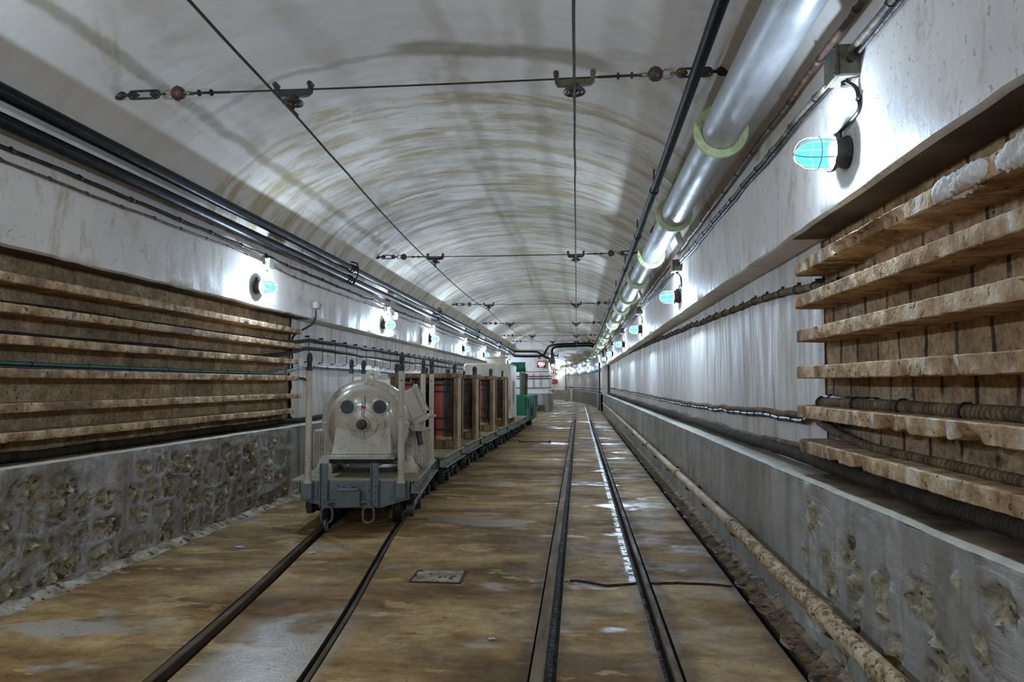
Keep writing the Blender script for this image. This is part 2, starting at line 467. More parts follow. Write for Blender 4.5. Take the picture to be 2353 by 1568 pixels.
MAT['brassy'] = noisy('dirty_brass', [(.3, (.05, .038, .02)), (.7, (.16, .125, .06))], 14, rough=(.45, .65), metal=.4, bump=.25)
MAT['galv'] = noisy('galvanised_steel', [(.3, (.22, .21, .19)), (.7, (.38, .36, .32))], 18, rough=(.3, .5), metal=.6, bump=.15)
MAT['rustpipe'] = noisy('rusty_speckled_pipe', [(.30, (.16, .085, .035)), (.46, (.42, .275, .13)), (.7, (.56, .41, .235))], 26, (1, .7, 1), [((.10, .05, .02), (1, .6, 1), 55, .56, .64), ((.62, .5, .34), (1, .5, 1), 6, .6, .72)], (.6, .85), 0, .6, 80, .005)
MAT['tanpipe'] = noisy('tan_painted_pipe', [(.3, (.33, .22, .11)), (.6, (.50, .375, .22)), (.8, (.58, .47, .32))], 10, (1, .3, 1), rough=(.5, .75), bump=.3)
MAT['rust'] = noisy('rust', [(.3, (.05, .022, .012)), (.7, (.17, .085, .04))], 18, rough=(.7, .95), bump=.6)

def paint(name, c, r=(.28, .45), dirt=None, v=.12, bump=.12):
    d = dirt or (c[0] * .45, c[1] * .42, c[2] * .35)
    return noisy(name, [(.25, tuple(x * (1 - v) for x in c)), (.7, tuple(min(1, x * (1 + v)) for x in c))], 4, layers=[(d, (1, 1, .35), 4.5, .62, .78), (tuple(x * .5 for x in d), (1, 1, 1), 30, .70, .76)], rough=r, bump=bump, bsc=60, bdist=.004)
MAT['cream'] = paint('cream_enamel', (.52, .445, .325), (.13, .26))
MAT['cream'].node_tree.nodes['Principled BSDF'].inputs['Coat Weight'].default_value = .6
MAT['cream'].node_tree.nodes['Principled BSDF'].inputs['Coat Roughness'].default_value = .08
MAT['cream_post'] = paint('cream_post_paint', (.52, .44, .325), (.35, .5), v=.2, bump=.4)
MAT['steelblue'] = paint('dark_blue_grey_paint', (.150, .160, .152), (.25, .42), (.10, .08, .05))
MAT['wagongrey'] = paint('grey_green_wagon_paint', (.19, .19, .145), (.4, .6), (.22, .17, .09), .25)
MAT['underframe'] = noisy('oily_underframe', [(.3, (.010, .010, .009)), (.7, (.045, .045, .036))], 12, rough=(.35, .6), bump=.4)
M = NM('checker_plate')
c = M.ramp(M.noise(3, None, 7), [(.3, (.24, .195, .105)), (.6, (.36, .31, .185)), (.8, (.45, .41, .29))])
vv = M.map((1, 1, 1), (0, 0, PI / 4))
w1 = M.node('ShaderNodeTexWave', bands_direction='X'); w1.inputs['Scale'].default_value = 14; M.l.new(vv, w1.inputs['Vector'])
w2 = M.node('ShaderNodeTexWave', bands_direction='Y'); w2.inputs['Scale'].default_value = 14; M.l.new(vv, w2.inputs['Vector'])
MAT['checker'] = M.out(c, .5, 0, M.bump(M.math('MULTIPLY', w1.outputs['Fac'], w2.outputs['Fac']), .7, .006), .4)
MAT['wood'] = noisy('crate_timber', [(.3, (.10, .05, .022)), (.55, (.22, .122, .056)), (.8, (.36, .225, .115))], 5, (6, 6, .8), rough=(.6, .85), bump=.5, bsc=20)
MAT['woodlight'] = noisy('pale_crate_timber', [(.3, (.36, .225, .11)), (.6, (.56, .39, .215)), (.8, (.66, .50, .31))], 5, (6, 6, .8), rough=(.6, .85), bump=.4, bsc=20)
MAT['wooddark'] = noisy('dark_slat_timber', [(.3, (.03, .018, .012)), (.7, (.115, .07, .042))], 5, (6, 6, .8), rough=(.55, .8), bump=.4, bsc=20)
MAT['redcyl'] = noisy('red_varnished_board', [(.3, (.36, .06, .038)), (.7, (.52, .105, .065))], 4, layers=[((.13, .028, .02), (1, 1, .4), 6, .6, .75)], rough=(.35, .55), bump=.15)
MAT['tank'] = noisy('cream_tank_paint', [(.25, (.48, .41, .29)), (.5, (.64, .565, .43)), (.8, (.74, .68, .57))], 3, (1, 1, .5), [((.30, .25, .16), (1, 1, .35), 4, .62, .75)], (.35, .55), 0, .15)
MAT['green'] = paint('green_locomotive_paint', (.018, .185, .105), (.3, .5), (.02, .06, .035))
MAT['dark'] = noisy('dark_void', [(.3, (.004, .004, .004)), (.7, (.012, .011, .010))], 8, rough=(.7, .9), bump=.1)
MAT['meshwire'] = noisy('grille_wire', [(.3, (.20, .22, .24)), (.7, (.32, .34, .36))], 20, rough=(.4, .6), metal=.4, bump=.1)
MAT['redpaint'] = noisy('red_paint', [(.3, (.35, .02, .02)), (.7, (.50, .045, .04))], 12, rough=(.3, .5), bump=.1)
MAT['chain'] = noisy('grey_chain_steel', [(.3, (.10, .10, .09)), (.7, (.22, .21, .18))], 15, rough=(.4, .65), metal=.3, bump=.3)
MAT['whitebox'] = noisy('white_plastic', [(.3, (.58, .52, .47)), (.7, (.70, .64, .58))], 5, rough=(.35, .5), bump=.05)
MAT['brownbox'] = noisy('brown_junction_box', [(.3, (.035, .025, .015)), (.6, (.12, .095, .06)), (.8, (.25, .21, .15))], 9, rough=(.5, .7), bump=.3)
MAT['greybox'] = noisy('grey_metal_box', [(.3, (.30, .28, .25)), (.7, (.45, .42, .38))], 6, rough=(.4, .6), bump=.1)
MAT['whitelead'] = noisy('pale_strip', [(.3, (.45, .40, .30)), (.7, (.62, .56, .44))], 8, rough=(.5, .7), bump=.2)

def wound(name, c0, c1, c2, sc, rough):
    M = NM(name)
    w = M.node('ShaderNodeTexWave', bands_direction='Y'); w.inputs['Scale'].default_value = sc; w.inputs['Distortion'].default_value = 7.0; w.inputs['Detail'].default_value = 3; w.inputs['Detail Scale'].default_value = 2.0
    M.l.new(M.co, w.inputs['Vector'])
    n = M.noise(7, M.map((1, 1.5, 1)), 7, .7)
    f = M.math('ADD', M.math('MULTIPLY', w.outputs['Fac'], .22), M.math('MULTIPLY', n, .8))
    c = M.ramp(f, [(.2, c0), (.5, c1), (.85, c2)])
    h = M.bump(w.outputs['Fac'], .45, .006)
    return M.out(c, rough, 0, M.bump(M.noise(80, None, 5), .6, .004, h), .15)
MAT['jute'] = wound('jute_wrapped_cable_wound', (.035, .020, .010), (.15, .092, .045), (.34, .24, .135), 11, .8)
MAT['jute_dark'] = wound('tarred_cable_wound', (.008, .006, .005), (.045, .032, .02), (.085, .056, .034), 13, .85)
def emis(name, col, st, transp=0.0):
    m = bpy.data.materials.new(name); m.use_nodes = True
    n = m.node_tree.nodes; l = m.node_tree.links
    n.remove(n['Principled BSDF'])
    e = n.new('ShaderNodeEmission'); e.inputs[0].default_value = rgb(col); e.inputs[1].default_value = st
    o = n['Material Output']
    if transp > 0:
        t = n.new('ShaderNodeBsdfTransparent'); mx = n.new('ShaderNodeMixShader'); mx.inputs[0].default_value = transp
        l.new(e.outputs[0], mx.inputs[1]); l.new(t.outputs[0], mx.inputs[2]); l.new(mx.outputs[0], o.inputs[0])
    else:
        l.new(e.outputs[0], o.inputs[0])
    return m
GLOBE_T = .20
MAT['globe'] = emis('lit_lamp_glass', (.10, .80, 1.0), 1.7, GLOBE_T)
MAT['signlit'] = emis('lit_sign_letters', (1.0, .62, .66), 1.3)
MAT['signlit_mid'] = emis('lit_sign_middle', (.72, .92, 1.0), 1.3)
MAT['signred'] = emis('lit_sign_red_ground', (.30, .012, .03), .5)
MAT['bluelit'] = emis('blue_indicator', (.05, .85, 1.0), 1.4)
# ------------------------------------------------------------------ the place: a vaulted gallery along +Y
XL, XR = -3.10, 1.09          # faces of the side walls
XLM, XRM = -3.29, 1.27        # set-back middle panels
ZLEDGE, ZLINT = .765, 1.97
XC, HW, ZSP, RISE = -1.005, 2.095, 2.56, 1.0
YB, YE = -9.0, 32.0
YRR, YRL = 3.80, 7.92         # where the block recesses end (right / left)

def vz(x):
    t = max(0.0, 1 - ((x - XC) / HW) ** 2)
    return ZSP + RISE * math.sqrt(t)

YS = frange(YB, 1, .5) + frange(1, 17, .11)[1:] + frange(17, YE, .4)[1:]

# ceiling (vault)
m = MB()
def vf(y, a):
    n = FB(math.cos(a) * 1.2, y * .9, math.sin(a) * 1.2, 4) * .010
    if y < 5.7: n += max(0, math.cos(a) - .15) * FB(math.cos(a) * 5, y * 2.2, 3, 5) * .018
    step = .008 if y < 5.62 else (.0 if y < 8.1 else .005 if y < 10.6 else .0)
    k = 1 + (n + step)
    return (XC + HW * math.cos(a), y, ZSP + RISE * math.sin(a) * k)
m.grid(vf, YS, [PI * i / 56 for i in range(57)])
struct(m.build('ceiling', MAT['vault'], smooth=60))

def upper_wall(name, x, xm, sg):
    m = MB()
    def f(y, i):
        if i < 2:                                   # underside of the lintel
            rag = 0 if y > (YRR if sg > 0 else YRL) else (FB(y * 1.3, .37, 5.2, 3) * .004 + FB(y * 11, .37, 5.2, 5) * .006)
            return ((xm + sg * .03, y, ZLINT), (x + sg * .02, y, ZLINT - .002 + rag))[i]
        t = (i - 2) / 9.0
        z = ZLINT + .012 + (ZSP - ZLINT - .012) * t
        rag = 0
        if t == 0 and y < (YRR if sg > 0 else YRL): rag = (FB(y * 1.3, .37, 5.2, 3) * .004 + FB(y * 11, .37, 5.2, 5) * .006)
        return (x + FB(y * .8, z * 1.1, sg * 3, 4) * .012, y, z + rag)
    m.grid(f, YS, list(range(12)))
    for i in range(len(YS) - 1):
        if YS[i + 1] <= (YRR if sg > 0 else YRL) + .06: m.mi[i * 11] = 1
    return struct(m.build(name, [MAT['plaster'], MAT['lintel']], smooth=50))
upper_wall('wall_right', XR, XRM, 1)
upper_wall('wall_left', XL, XLM, -1)

def mid_wall(name, xm, y0):
    m = MB()
    ys = [y for y in YS if y > y0 + .02]; ys = [y0] + ys
    m.grid(lambda y, z: (xm + FB(y * .9, z * 1.2, xm, 4) * .010, y, z), ys, frange(ZLEDGE - .02, ZLINT + .02, .10))
    return struct(m.build(name, MAT['plaster_mid'], smooth=50))
mid_wall('wall_right_panel', XRM, YRR)
mid_wall('wall_left_panel', XLM, YRL)

def block_wall(name, x, y1):
    m = MB()
    sg = 1 if x > 0 else -1
    m.grid(lambda y, z: (x + FB(y * 4, z * 4, x, 4) * .008, y, z), frange(YB, .5, .5) + frange(.5, y1, .06)[1:], frange(ZLEDGE - .02, ZLINT + .02, .06))
    m.grid(lambda y, k: (x - sg * (.02 + 0 * y), y1, k), [0], [0]) if False else None
    # the plaster's broken edge
    return struct(m.build(name, MAT['block_R' if x > 0 else 'block_L'], smooth=50))
block_wall('wall_right_recess', XRM + .012, YRR + .02)
block_wall('wall_left_recess', XLM - .012, YRL + .02)

# plastered pier at the end of the left recess
m = MB()
m.grid(lambda z, t: (XLM + .005 + .02 * t * (1 - t), YRL - .13 + .15 * t + FB(z * 4, 3, 0, 3) * .03 * (1 - t), z), frange(ZLEDGE, ZLINT, .05), frange(0, 1, .25))
struct(m.build('trim_1', MAT['plaster_mid'], smooth=50))

# cement skirting walls with stone showing through
def smooth01(x, a, b):
    t = min(1, max(0, (x - a) / (b - a)))
    return t * t * (3 - 2 * t)

def stones_left():
    rnd = random.Random(3); S = []
    rows = [.09, .27, .44, .60]
    for r, zc in enumerate(rows):
        y = 2.6 + rnd.random() * .2
        while y < 7.25:
            w = rnd.uniform(.14, .36)
            hh = rnd.uniform(.068, .088)
            if rnd.random() < (.94 if r < 3 else .7):
                S.append((y + w / 2, zc + rnd.uniform(-.02, .02), w / 2, hh, rnd.uniform(.55, 1.0), rnd.random()))
            y += w + rnd.uniform(.02, .05)
    return S
def stones_right():
    rnd = random.Random(11); S = []
    for (y, z, w, h) in ((3.50, .60, .05, .10), (3.30, .40, .09, .10), (3.02, .55, .07, .07), (2.98, .36, .10, .12), (2.70, .46, .07, .10), (2.62, .27, .09, .09), (2.44, .52, .09, .08),
                         (2.28, .33, .11, .13), (2.10, .50, .05, .07), (2.02, .20, .09, .10), (1.86, .36, .10, .11), (1.70, .55, .09, .08), (3.46, .17, .10, .08), (3.12, .14, .13, .07),
                         (2.75, .12, .14, .07), (2.40, .13, .12, .08), (1.6, .2, .12, .1), (3.58, .35, .03, .09), (2.18, .66, .04, .03), (1.95, .64, .05, .04)):
        S.append((y, z, w, h, rnd.uniform(.6, 1), rnd.random()))
    return S

def wainscot(name, x, sg, y0, y1, S, far, mat, soft, cover):
    m = MB(); st = []; cv = []
    ys = [YB] + frange(y0, y1, .015) + frange(y1, 17, .12)[1:] + frange(17, far, .5)[1:]
    zs = frange(0, ZLEDGE - .012, .0155)
    n_far = []
    for y in ys:
        for z in zs:
            s = 0; c = 0; d = FB(y * 1.5, z * 1.5, x, 3) * .012
            if y0 < y < y1 + .02:
                wy = y + FB(y * 4, z * 4, 1.5, 6) * .075; wz = z + FB(y * 4, z * 4, 7.7, 6) * .055
                for (yc, zc, hw, hh, dp, rn) in S:
                    if abs(wy - yc) < hw + .06 and abs(wz - zc) < hh + .06:
                        q = max((abs(wy - yc) / hw) ** 4 + (abs(wz - zc) / hh) ** 4, 0) ** .25
                        k = 1 - smooth01(q, 1 - soft, 1.0)
                        if k > s: s = k; c = max(c, dp * max(0, 1 - abs(2 * k - .9))) if 0.02 < k < .9 else 0
                rv = smooth01(FB(y * 5.5 + 3, z * 5.5, 4.4, 5) + cover, -.10, .12)
                sv = s * rv
                if s > 0:
                    d += -.012 * s + sv * (FB(y * 13, z * 13, 2, 6) * .045 + FB(y * 42, z * 42, 5.3, 4) * .022) - c * .010
                    d += (1 - sv) * abs(FB(y * 6, z * 6, 9, 4)) * .012
                else:
                    d += abs(FB(y * 5, z * 5, 9, 4)) * .014
                s = sv
                if z < .06 and s < .5 and soft > .3: s = max(s, .6 * (1 - z / .06))
            m.v.append(Vector((x - sg * (d + .002), y, z))); st.append(s); cv.append(max(0, min(1, c * 1.1)))
    n = len(zs)
    for i in range(len(ys) - 1):
        for j in range(n - 1):
            m.f.append([i * n + j, i * n + j + 1, (i + 1) * n + j + 1, (i + 1) * n + j]); m.mi.append(0)
    m.cur = 1
    # ledge on top
    b0 = len(m.v)
    m.grid(lambda y, t: (x - sg * .004 + sg * (.22 * t), y, ZLEDGE - (.013 + FB(y * 4, 0, 2, 3) * .004 if t == 0 else 0) + FB(y * 2, t, 3, 3) * .004), [y for k, y in enumerate(ys) if k % 4 == 0 or y > 16] + [ys[-1]], (0, .11, .3, .6, 1.0))
    nf = sum(1 for q in m.mi if q == 1)
    for q in range(len(m.mi) - nf, len(m.mi)):
        if (q - (len(m.mi) - nf)) % 4 > 0 and max(m.v[t].y for t in m.f[q]) < (YRR if sg > 0 else YRL): m.mi[q] = 2
    st += [0] * (len(m.v) - b0); cv += [0] * (len(m.v) - b0)
    o = m.build(name, [mat, MAT['whitelead'], MAT['ledge']], smooth=60, recalc=False)
    for nm, dat in (('stone', st), ('crev', cv)):
        a = o.data.attributes.new(nm, 'FLOAT', 'POINT'); a.data.foreach_set('value', dat)
    return struct(o)
wainscot('wall_left_lower', XL, -1, 2.7, 7.35, stones_left(), 31.4, MAT['wains_L'], .32, .30)
wainscot('wall_right_lower', XR, 1, 1.2, 3.72, stones_right(), YE, MAT['wains_R'], .20, .55)

# ------------------------------------------------------------------ floor with its rail slots
CTR = [(-9, -.2), (-4, -.66), (0, -1.10), (2.82, -1.43), (3.78, -1.545), (4.85, -1.70), (6.0, -1.855), (7.3, -1.985), (8.3, -2.03), (9.8, -2.015), (11.4, -1.975), (13, -1.93), (14.8, -1.88), (18.4, -1.86), (20.5, -1.80), (23.1, -1.62), (25.5, -1.15), (28.5, -.52), (31.7, .06), (34, .10)]
def ctr(y): return lerp_path(CTR, y)[0]
SLOTS = [(-.365, -.262, 'L'), (.276, .334, 'L'), (-.219, -.10, 'R'), (.345, .434, 'R'), (.925, .968, 'R')]
def floor_cross(y):
    """list of (x, z, material)"""
    c = ctr(y); P = []
    xs = [XL]
    for (a, b, k) in SLOTS:
        o = c if k == 'L' else 0
        xs.append((a + o, b + o))
    cur = XL
    for s in xs[1:]:
        a, b = s
        for i in range(13): P.append((cur + (a - cur) * i / 12.0, 0.0, 0))
        P.append((a + .001, -.05, 1)); P.append((b - .001, -.05, 1))
        cur = b
    for i in range(4): P.append((cur + (XR + .01 - cur) * i / 3.0, 0.0, 0))
    return P
rows = frange(YB, 1.5, .5) + frange(1.5, 4.26, .12)[1:] + [4.406, 4.410, 4.462, 4.466] + frange(4.62, 24.0, .25)
m = MB(); ny = 0
for y in rows:
    P = floor_cross(y)
    for (x, z, k) in P:
        yy = y; zz = z
        if k == 0: zz += FB(x * 1.2, y * 1.2, 4, 3) * .006
        if 4.405 < y < 4.467 and -.09 < x < .925:
            yy += FB(x * 3 + .3, 1.37, 2.61, 5) * .075
            if y < 4.464 and y > 4.408: zz = -.03 if z == 0 else z
        m.v.append(Vector((x, yy, zz)))
    np_ = len(P)
for i in range(len(rows) - 1):
    P = floor_cross(rows[i])
    for j in range(np_ - 1):
        m.f.append([i * np_ + j, i * np_ + j + 1, (i + 1) * np_ + j + 1, (i + 1) * np_ + j])
        crackrow = 4.40 < rows[i] < 4.465 and -.09 < P[j][0] < .92
        m.mi.append(1 if (P[j][1] < -.02 or P[j + 1][1] < -.02 or crackrow) else 0)
m.cur = 0
m.grid(lambda x, y: (x, y, 0), frange(-22, 3, 1), frange(24, 75, 3))
struct(m.build('floor', [MAT['floor'], MAT['groove']], smooth=40, recalc=False))

# mortar fillets along the wall feet
def fillet(name, x, sg, w, h, y0, y1, mt='mortar'):
    m = MB()
    def f(y, t):
        r = FB(y * 5, t * 2, x, 4)
        return (x - sg * (w * t * (1 + .35 * r)), y, max(.0005, h * (1 - t) ** 1.4 * (1 + .8 * r)) if t < 1 else 0.0005)
    m.grid(f, frange(y0, 12, .04) + frange(12, y1, .3)[1:], (0, .2, .4, .6, .8, 1))
    return struct(m.build(name, MAT[mt], smooth=60, recalc=False))
fillet('trim_2', XL, -1, .11, .035, 2.5, 24)
fillet('trim_3', XR, 1, .125, .04, 1.2, 24, 'mortar_dark')

# running rails, flush with the concrete
def rail(x0, x1, fn, y0, y1, label, mt='rail', zt=.0015):
    m = MB(); ys = frange(y0, y1, .25)
    def f(y, i):
        c = fn(y)
        up = .006 if y > 23.9 else 0
        return ((c + x0, y, -.045), (c + x0, y, zt - .004 + up), (c + x0 + .006, y, zt + up), (c + x1 - .006, y, zt + up), (c + x1, y, zt - .004 + up), (c + x1, y, -.045))[i]
    m.grid(f, ys, range(6))
    return tag(m.build('running_rail', MAT[mt], smooth=15, recalc=False), label, 'rail', 'sunken running rails')
rail(-.21, -.152, lambda y: 0, YB, 40, 'left steel rail of the empty track, sunk in the concrete floor')
rail(.390, .424, lambda y: 0, YB, 40, 'right steel rail of the empty track, wet strip along it', 'raildark')
rail(-.36, -.322, ctr, YB, 31.6, 'left rail under the parked train, beside a wide dark flangeway', 'raildark')
rail(.300, .324, ctr, YB, 31.6, 'right rail under the parked train, between two thin dark gaps', 'raildark')

# ------------------------------------------------------------------ far end: end wall with a narrower curving gallery
SX, SHW, SSP, SRI = -.145, 1.215, 2.40, .75
def big_prof(n):
    P = [(XL, 0)] + [(XL, ZSP * t) for t in (.33, .66)]
    P += [(XC + HW * math.cos(a), ZSP + RISE * math.sin(a)) for a in [PI - PI * i / n for i in range(n + 1)]]
    P += [(XR, ZSP * t) for t in (.66, .33)] + [(XR, 0)]
    return P
def small_prof(n):
    P = [(-SHW, 0)] + [(-SHW, SSP * t) for t in (.33, .66)]
    P += [(SHW * math.cos(a), SSP + SRI * math.sin(a)) for a in [PI - PI * i / n for i in range(n + 1)]]
    P += [(SHW, SSP * t) for t in (.66, .33)] + [(SHW, 0)]
    return P
m = MB(); A = big_prof(24); B = small_prof(24)
for (x, z) in A: m.v.append(Vector((x, YE, z)))
for (x, z) in B: m.v.append(Vector((SX + x, YE + .02, z)))
for i in range(len(A) - 1):
    m.f.append([i, i + 1, len(A) + i + 1, len(A) + i]); m.mi.append(0)
struct(m.build('wall_end', MAT['plaster'], smooth=20))
# path of the curving gallery
CP = [(SX, 32.0, 0.0), (SX, 33.0, 0.0)]
RA, RB = 100.0, 2.5
CP += [(SX - RA + RA * math.cos(a), 33 + RA * math.sin(a), a) for a in [.01 * i for i in range(1, 21)]]
cbx, cby = CP[-1][0] - RB * math.cos(.2), CP[-1][1] - RB * math.sin(.2)
CP += [(cbx + RB * math.cos(a), cby + RB * math.sin(a), a) for a in [.2 + .09 * i for i in range(1, 17)]]
CP += [(CP[-1][0] - 2.0 * k, CP[-1][1] - .1 * k, CP[-1][2]) for k in range(1, 5)]
def far_outer(y, off=0.0):
    """point on the outer wall of the curving gallery, and its heading"""
    for i in range(len(CP) - 1):
        p = [(c[0] + (SHW - off) * math.cos(c[2]), c[1] + (SHW - off) * math.sin(c[2]), c[2]) for c in (CP[i], CP[i + 1])]
        if p[0][1] <= y <= p[1][1]:
            t = (y - p[0][1]) / max(1e-6, p[1][1] - p[0][1])
            return tuple(p[0][k] + t * (p[1][k] - p[0][k]) for k in range(3))
def sweep(name, prof, mat, zoff=0):
    m = MB()
    for (x, y, a) in CP:
        for (u, z) in prof: m.v.append(Vector((x + u * math.cos(a), y + u * math.sin(a), z)))
    n = len(prof)
    for i in range(len(CP) - 1):
        for j in range(n - 1):
            m.f.append([i * n + j, i * n + j + 1, (i + 1) * n + j + 1, (i + 1) * n + j]); m.mi.append(0)
    return struct(m.build(name, mat, smooth=50))
sp = small_prof(24)
sweep('wall_far', [p for p in sp[:3]] + [(-SHW, SSP)], MAT['plaster'])
sweep('wall_far_outer', [(SHW, SSP)] + sp[-3:], MAT['plaster'])
sweep('ceiling_far', sp[3:-3], MAT['vault'])
def wfar(name, sg):
    m = MB()
    for (x, y, a) in CP:
        for (u, z) in ((sg * (SHW - .10), 0), (sg * (SHW - .10), .74), (sg * SHW, .76)): m.v.append(Vector((x + u * math.cos(a), y + u * math.sin(a), z)))
    for i in range(len(CP) - 1):
        for j in range(2): m.f.append([i * 3 + j, i * 3 + j + 1, i * 3 + j + 4, i * 3 + j + 3]); m.mi.append(0)
    o = m.build(name, MAT['wains_L'], smooth=50)
    return struct(o)
wfar('trim_4', 1); wfar('trim_5', -1)
# faceted cement block round the foot of the pillar
m = MB()
pl = [(-2.3, 31.98), (-2.3, 31.30), (-1.62, 31.22), (-1.36, 31.36), (-1.20, 31.75), (-1.20, 33.0), (-1.36, 33.0)]
m.prism(pl, .78)
struct(m.build('trim_6', MAT['wains_L'], smooth=20))
m = MB(); m.box((XR + .09, 31.9, 1.3), (.19, .2, 1.5)); struct(m.build('trim_7', MAT['plaster'], smooth=20))
# unseen end cap added behind the camera to keep bounced light in
m = MB()
P = big_prof(24)
m.add([(x, YB, z) for (x, z) in P], [tuple(range(len(P)))])
struct(m.build('bounce_cap', MAT['plaster'], smooth=0))

# ------------------------------------------------------------------ shelves in the recesses
SHZ = [1.805, 1.635, 1.460, 1.275, 1.080, .908]
SN = ['topmost', 'second highest', 'third highest', 'third lowest', 'second lowest', 'lowest']
def shelf(side, k, z, y0, y1, label):
    sg = 1 if side == 'R' else -1
    xf = (1.105 if sg > 0 else -3.125); xb = (XRM + .05 if sg > 0 else XLM - .05)
    th = .060 if side == 'R' else .052
    m = MB(); sd = k * 7.3 + (50 if sg > 0 else 0)
    ys = frange(y0, y1, .02) if side == 'R' else frange(y0, y1, .03)
    prof = [(xb, -th / 2), ((xb + xf) / 2, -th / 2), (xf + sg * .004, -th / 2), (xf, -th / 2 + .004), (xf, 0), (xf, th / 2 - .004), (xf + sg * .004, th / 2), ((xb + xf) / 2, th / 2), (xb, th / 2)]
    def f(y, i):
        x, dz = prof[i]
        x += sg * -.004 * FB(y * 22, dz * 60, sd + .37, 5) * (1 if 2 <= i <= 6 else .3)
        jt = abs(((y + sd * .37) % .62) - .31)            # slab joints
        if jt < .012 and 2 <= i <= 6: x += sg * .006
        bite = max(0, FB(y * 7.5, sd, 1.7, 5) - .30) * (.06 if side == 'R' else .02)
        if i in (2, 3, 4): x += sg * bite * (1.2 if i < 4 else .5); dz += bite * (.6 if i < 4 else .3)
        if side == 'R' and k == 0 and 2.45 < y < 3.25 and i in (1, 2, 3, 4):
            w = smooth01(y, 2.45, 2.7) * (1 - smooth01(y, 3.1, 3.25)); r = abs(FB(y * 16, i * 3, 2, 4))
            dz += w * (.012 + r * .03); x += sg * w * (.02 + r * .03)
        if y > y1 - .05: x += sg * .02 * smooth01(y, y1 - .05, y1)
        return (x, y, z + dz + .0025 * FB(y * 1.1, sd + .4, .3, 3) + .0018 * FB(y * 26, i * .7 + .2, sd, 4))
    m.grid(f, ys, range(9))
    n = len(prof)
    m.f.append([(len(ys) - 1) * n + i for i in range(n)]); m.mi.append(0)
    m.f.append([i for i in range(n)]); m.mi.append(0)
    o = m.build('concrete_shelf', MAT['shelf'], smooth=38)
    return tag(o, label, 'shelf', 'concrete shelves in the %s block recess' % ('right' if sg > 0 else 'left'))
SR = []; 
rl = ['topmost right-hand concrete shelf, eroded underneath and crusted with white salt', 'second highest right-hand concrete shelf, chipped along its lower edge', 'third highest concrete shelf in the right block recess', 'fourth shelf down in the right block recess, with a chalky white front edge',
      'second lowest right-hand concrete shelf, carrying the thick brown wrapped cable', 'lowest right-hand concrete shelf, below the thin wrapped cable, broken at its far end']
ll = ['topmost bare concrete shelf in the left block recess', 'second highest left-hand concrete shelf, a dark wrapped cable lying on it', 'third shelf down in the left recess, carrying a smooth black cable', 'left-hand concrete shelf directly under the green cable',
      'second lowest concrete shelf in the left block recess', 'lowest pale concrete shelf in the left recess, just above the black ledge cable']
for k, z in enumerate(SHZ):
    SR.append(shelf('R', k, z, 1.0, 3.755 + .012 * math.sin(k * 2.1), rl[k]))
    shelf('L', k, z + (.004 if k < 5 else .012), 2.2, 7.74 + .05 * math.sin(k * 1.7 + .6) - (.12 if k == 5 else 0), ll[k])
# salt crusts on the topmost right shelf
def crust(y0, y1, parent, seed):
    m = MB(); n = 22
    ys = frange(y0, y1, .006)
    def f(y, k):
        t = (y - y0) / (y1 - y0); env = math.sqrt(max(0, 1 - abs(2 * t - 1) ** 4))
        a = 2 * PI * k / n
        r = env * (.030 + .010 * FB(y * 9, math.cos(a), math.sin(a) + seed, 3) + .010 * abs(FB(y * 38, 2.2 * math.cos(a), 2.2 * math.sin(a) + seed, 3)) + .006 * abs(FB(y * 90, 5 * math.cos(a), 5 * math.sin(a), 2)))
        return (1.118 + r * math.cos(a) * .8, y, SHZ[0] + .004 + r * math.sin(a) * 1.15 - (.012 * abs(FB(y * 30, 3, seed, 2)) if math.sin(a) < -.3 else 0))
    m.grid(f, ys, range(n + 1))
    return m.build('salt_crust', MAT['salt'], parent, smooth=60)
c1 = crust(1.98, 2.30, SR[0], 1); c1['label'] = 'lumpy white salt crust'
c2 = crust(1.55, 1.965, SR[0], 2); c2['label'] = 'second lumpy white salt crust'
# ------------------------------------------------------------------ lamps, boxes, cables, pipes, wires
LIGHT_COL = (.63, .845, 1.12)
LAMP_W = 56.0
def add_light(loc, w=LAMP_W, col=LIGHT_COL, r=.028, parent=None):
    l = bpy.data.lights.new('lamp_filament', 'POINT'); l.energy = w / GLOBE_T; l.color = col; l.shadow_soft_size = r
    o = bpy.data.objects.new('lamp_filament', l); COL.objects.link(o); o.location = loc
    if parent is not None: o.parent = parent
    return o

def lamp_proto():
    """bulkhead lamp; wall is the YZ plane, light looks along -X"""
    t = thing('bulkhead_lamp', '', 'lamp')
    m = MB()
    m.lathe([(.0, .0), (.062, 0), (.068, .012), (.060, .030), (.060, .052), (.074, .056), (.074, .070), (.058, .072)], (0, 0, 0), (-1, 0, 0), 20, False)
    for a in (.7, 2.2, 3.8, 5.3): m.box((-.060, .07 * math.cos(a), .07 * math.sin(a)), (.026, .016, .016), None, .003)
    m.cyl((-.026, .028, .055), (-.026, .034, .092), .013, 10)
    m.build('lamp_base', MAT['blackiron'], t)
    m = MB()
    m.lathe([(.055, .066), (.060, .085), (.061, .120), (.056, .155), (.042, .185), (.022, .203), (.0, .208)], (0, 0, 0), (-1, 0, 0), 24, False)
    m.build('lamp_globe', MAT['globe'], t, smooth=80)
    m = MB()
    for a in (PI / 6, PI / 2, 5 * PI / 6):
        ux = Vector((-1, 0, 0)); uy = Vector((0, math.cos(a), math.sin(a)))
        pts = [uy * .066 * s + ux * .07 for s in (1,)] + [uy * .066 + ux * .13] + arc(ux * .150, .066, 0.1, PI - .1, 10, uy, ux) + [uy * -.066 + ux * .13, uy * -.066 + ux * .07]
        m.tube(pts, .0022, 5)
    m.tube(arc((-.125, 0, 0), .066, 0, 2 * PI, 20, (0, 1, 0), (0, 0, 1)), .0022, 5)
    m.build('wire_guard', MAT['galv'], t)
    return t
LP = lamp_proto()
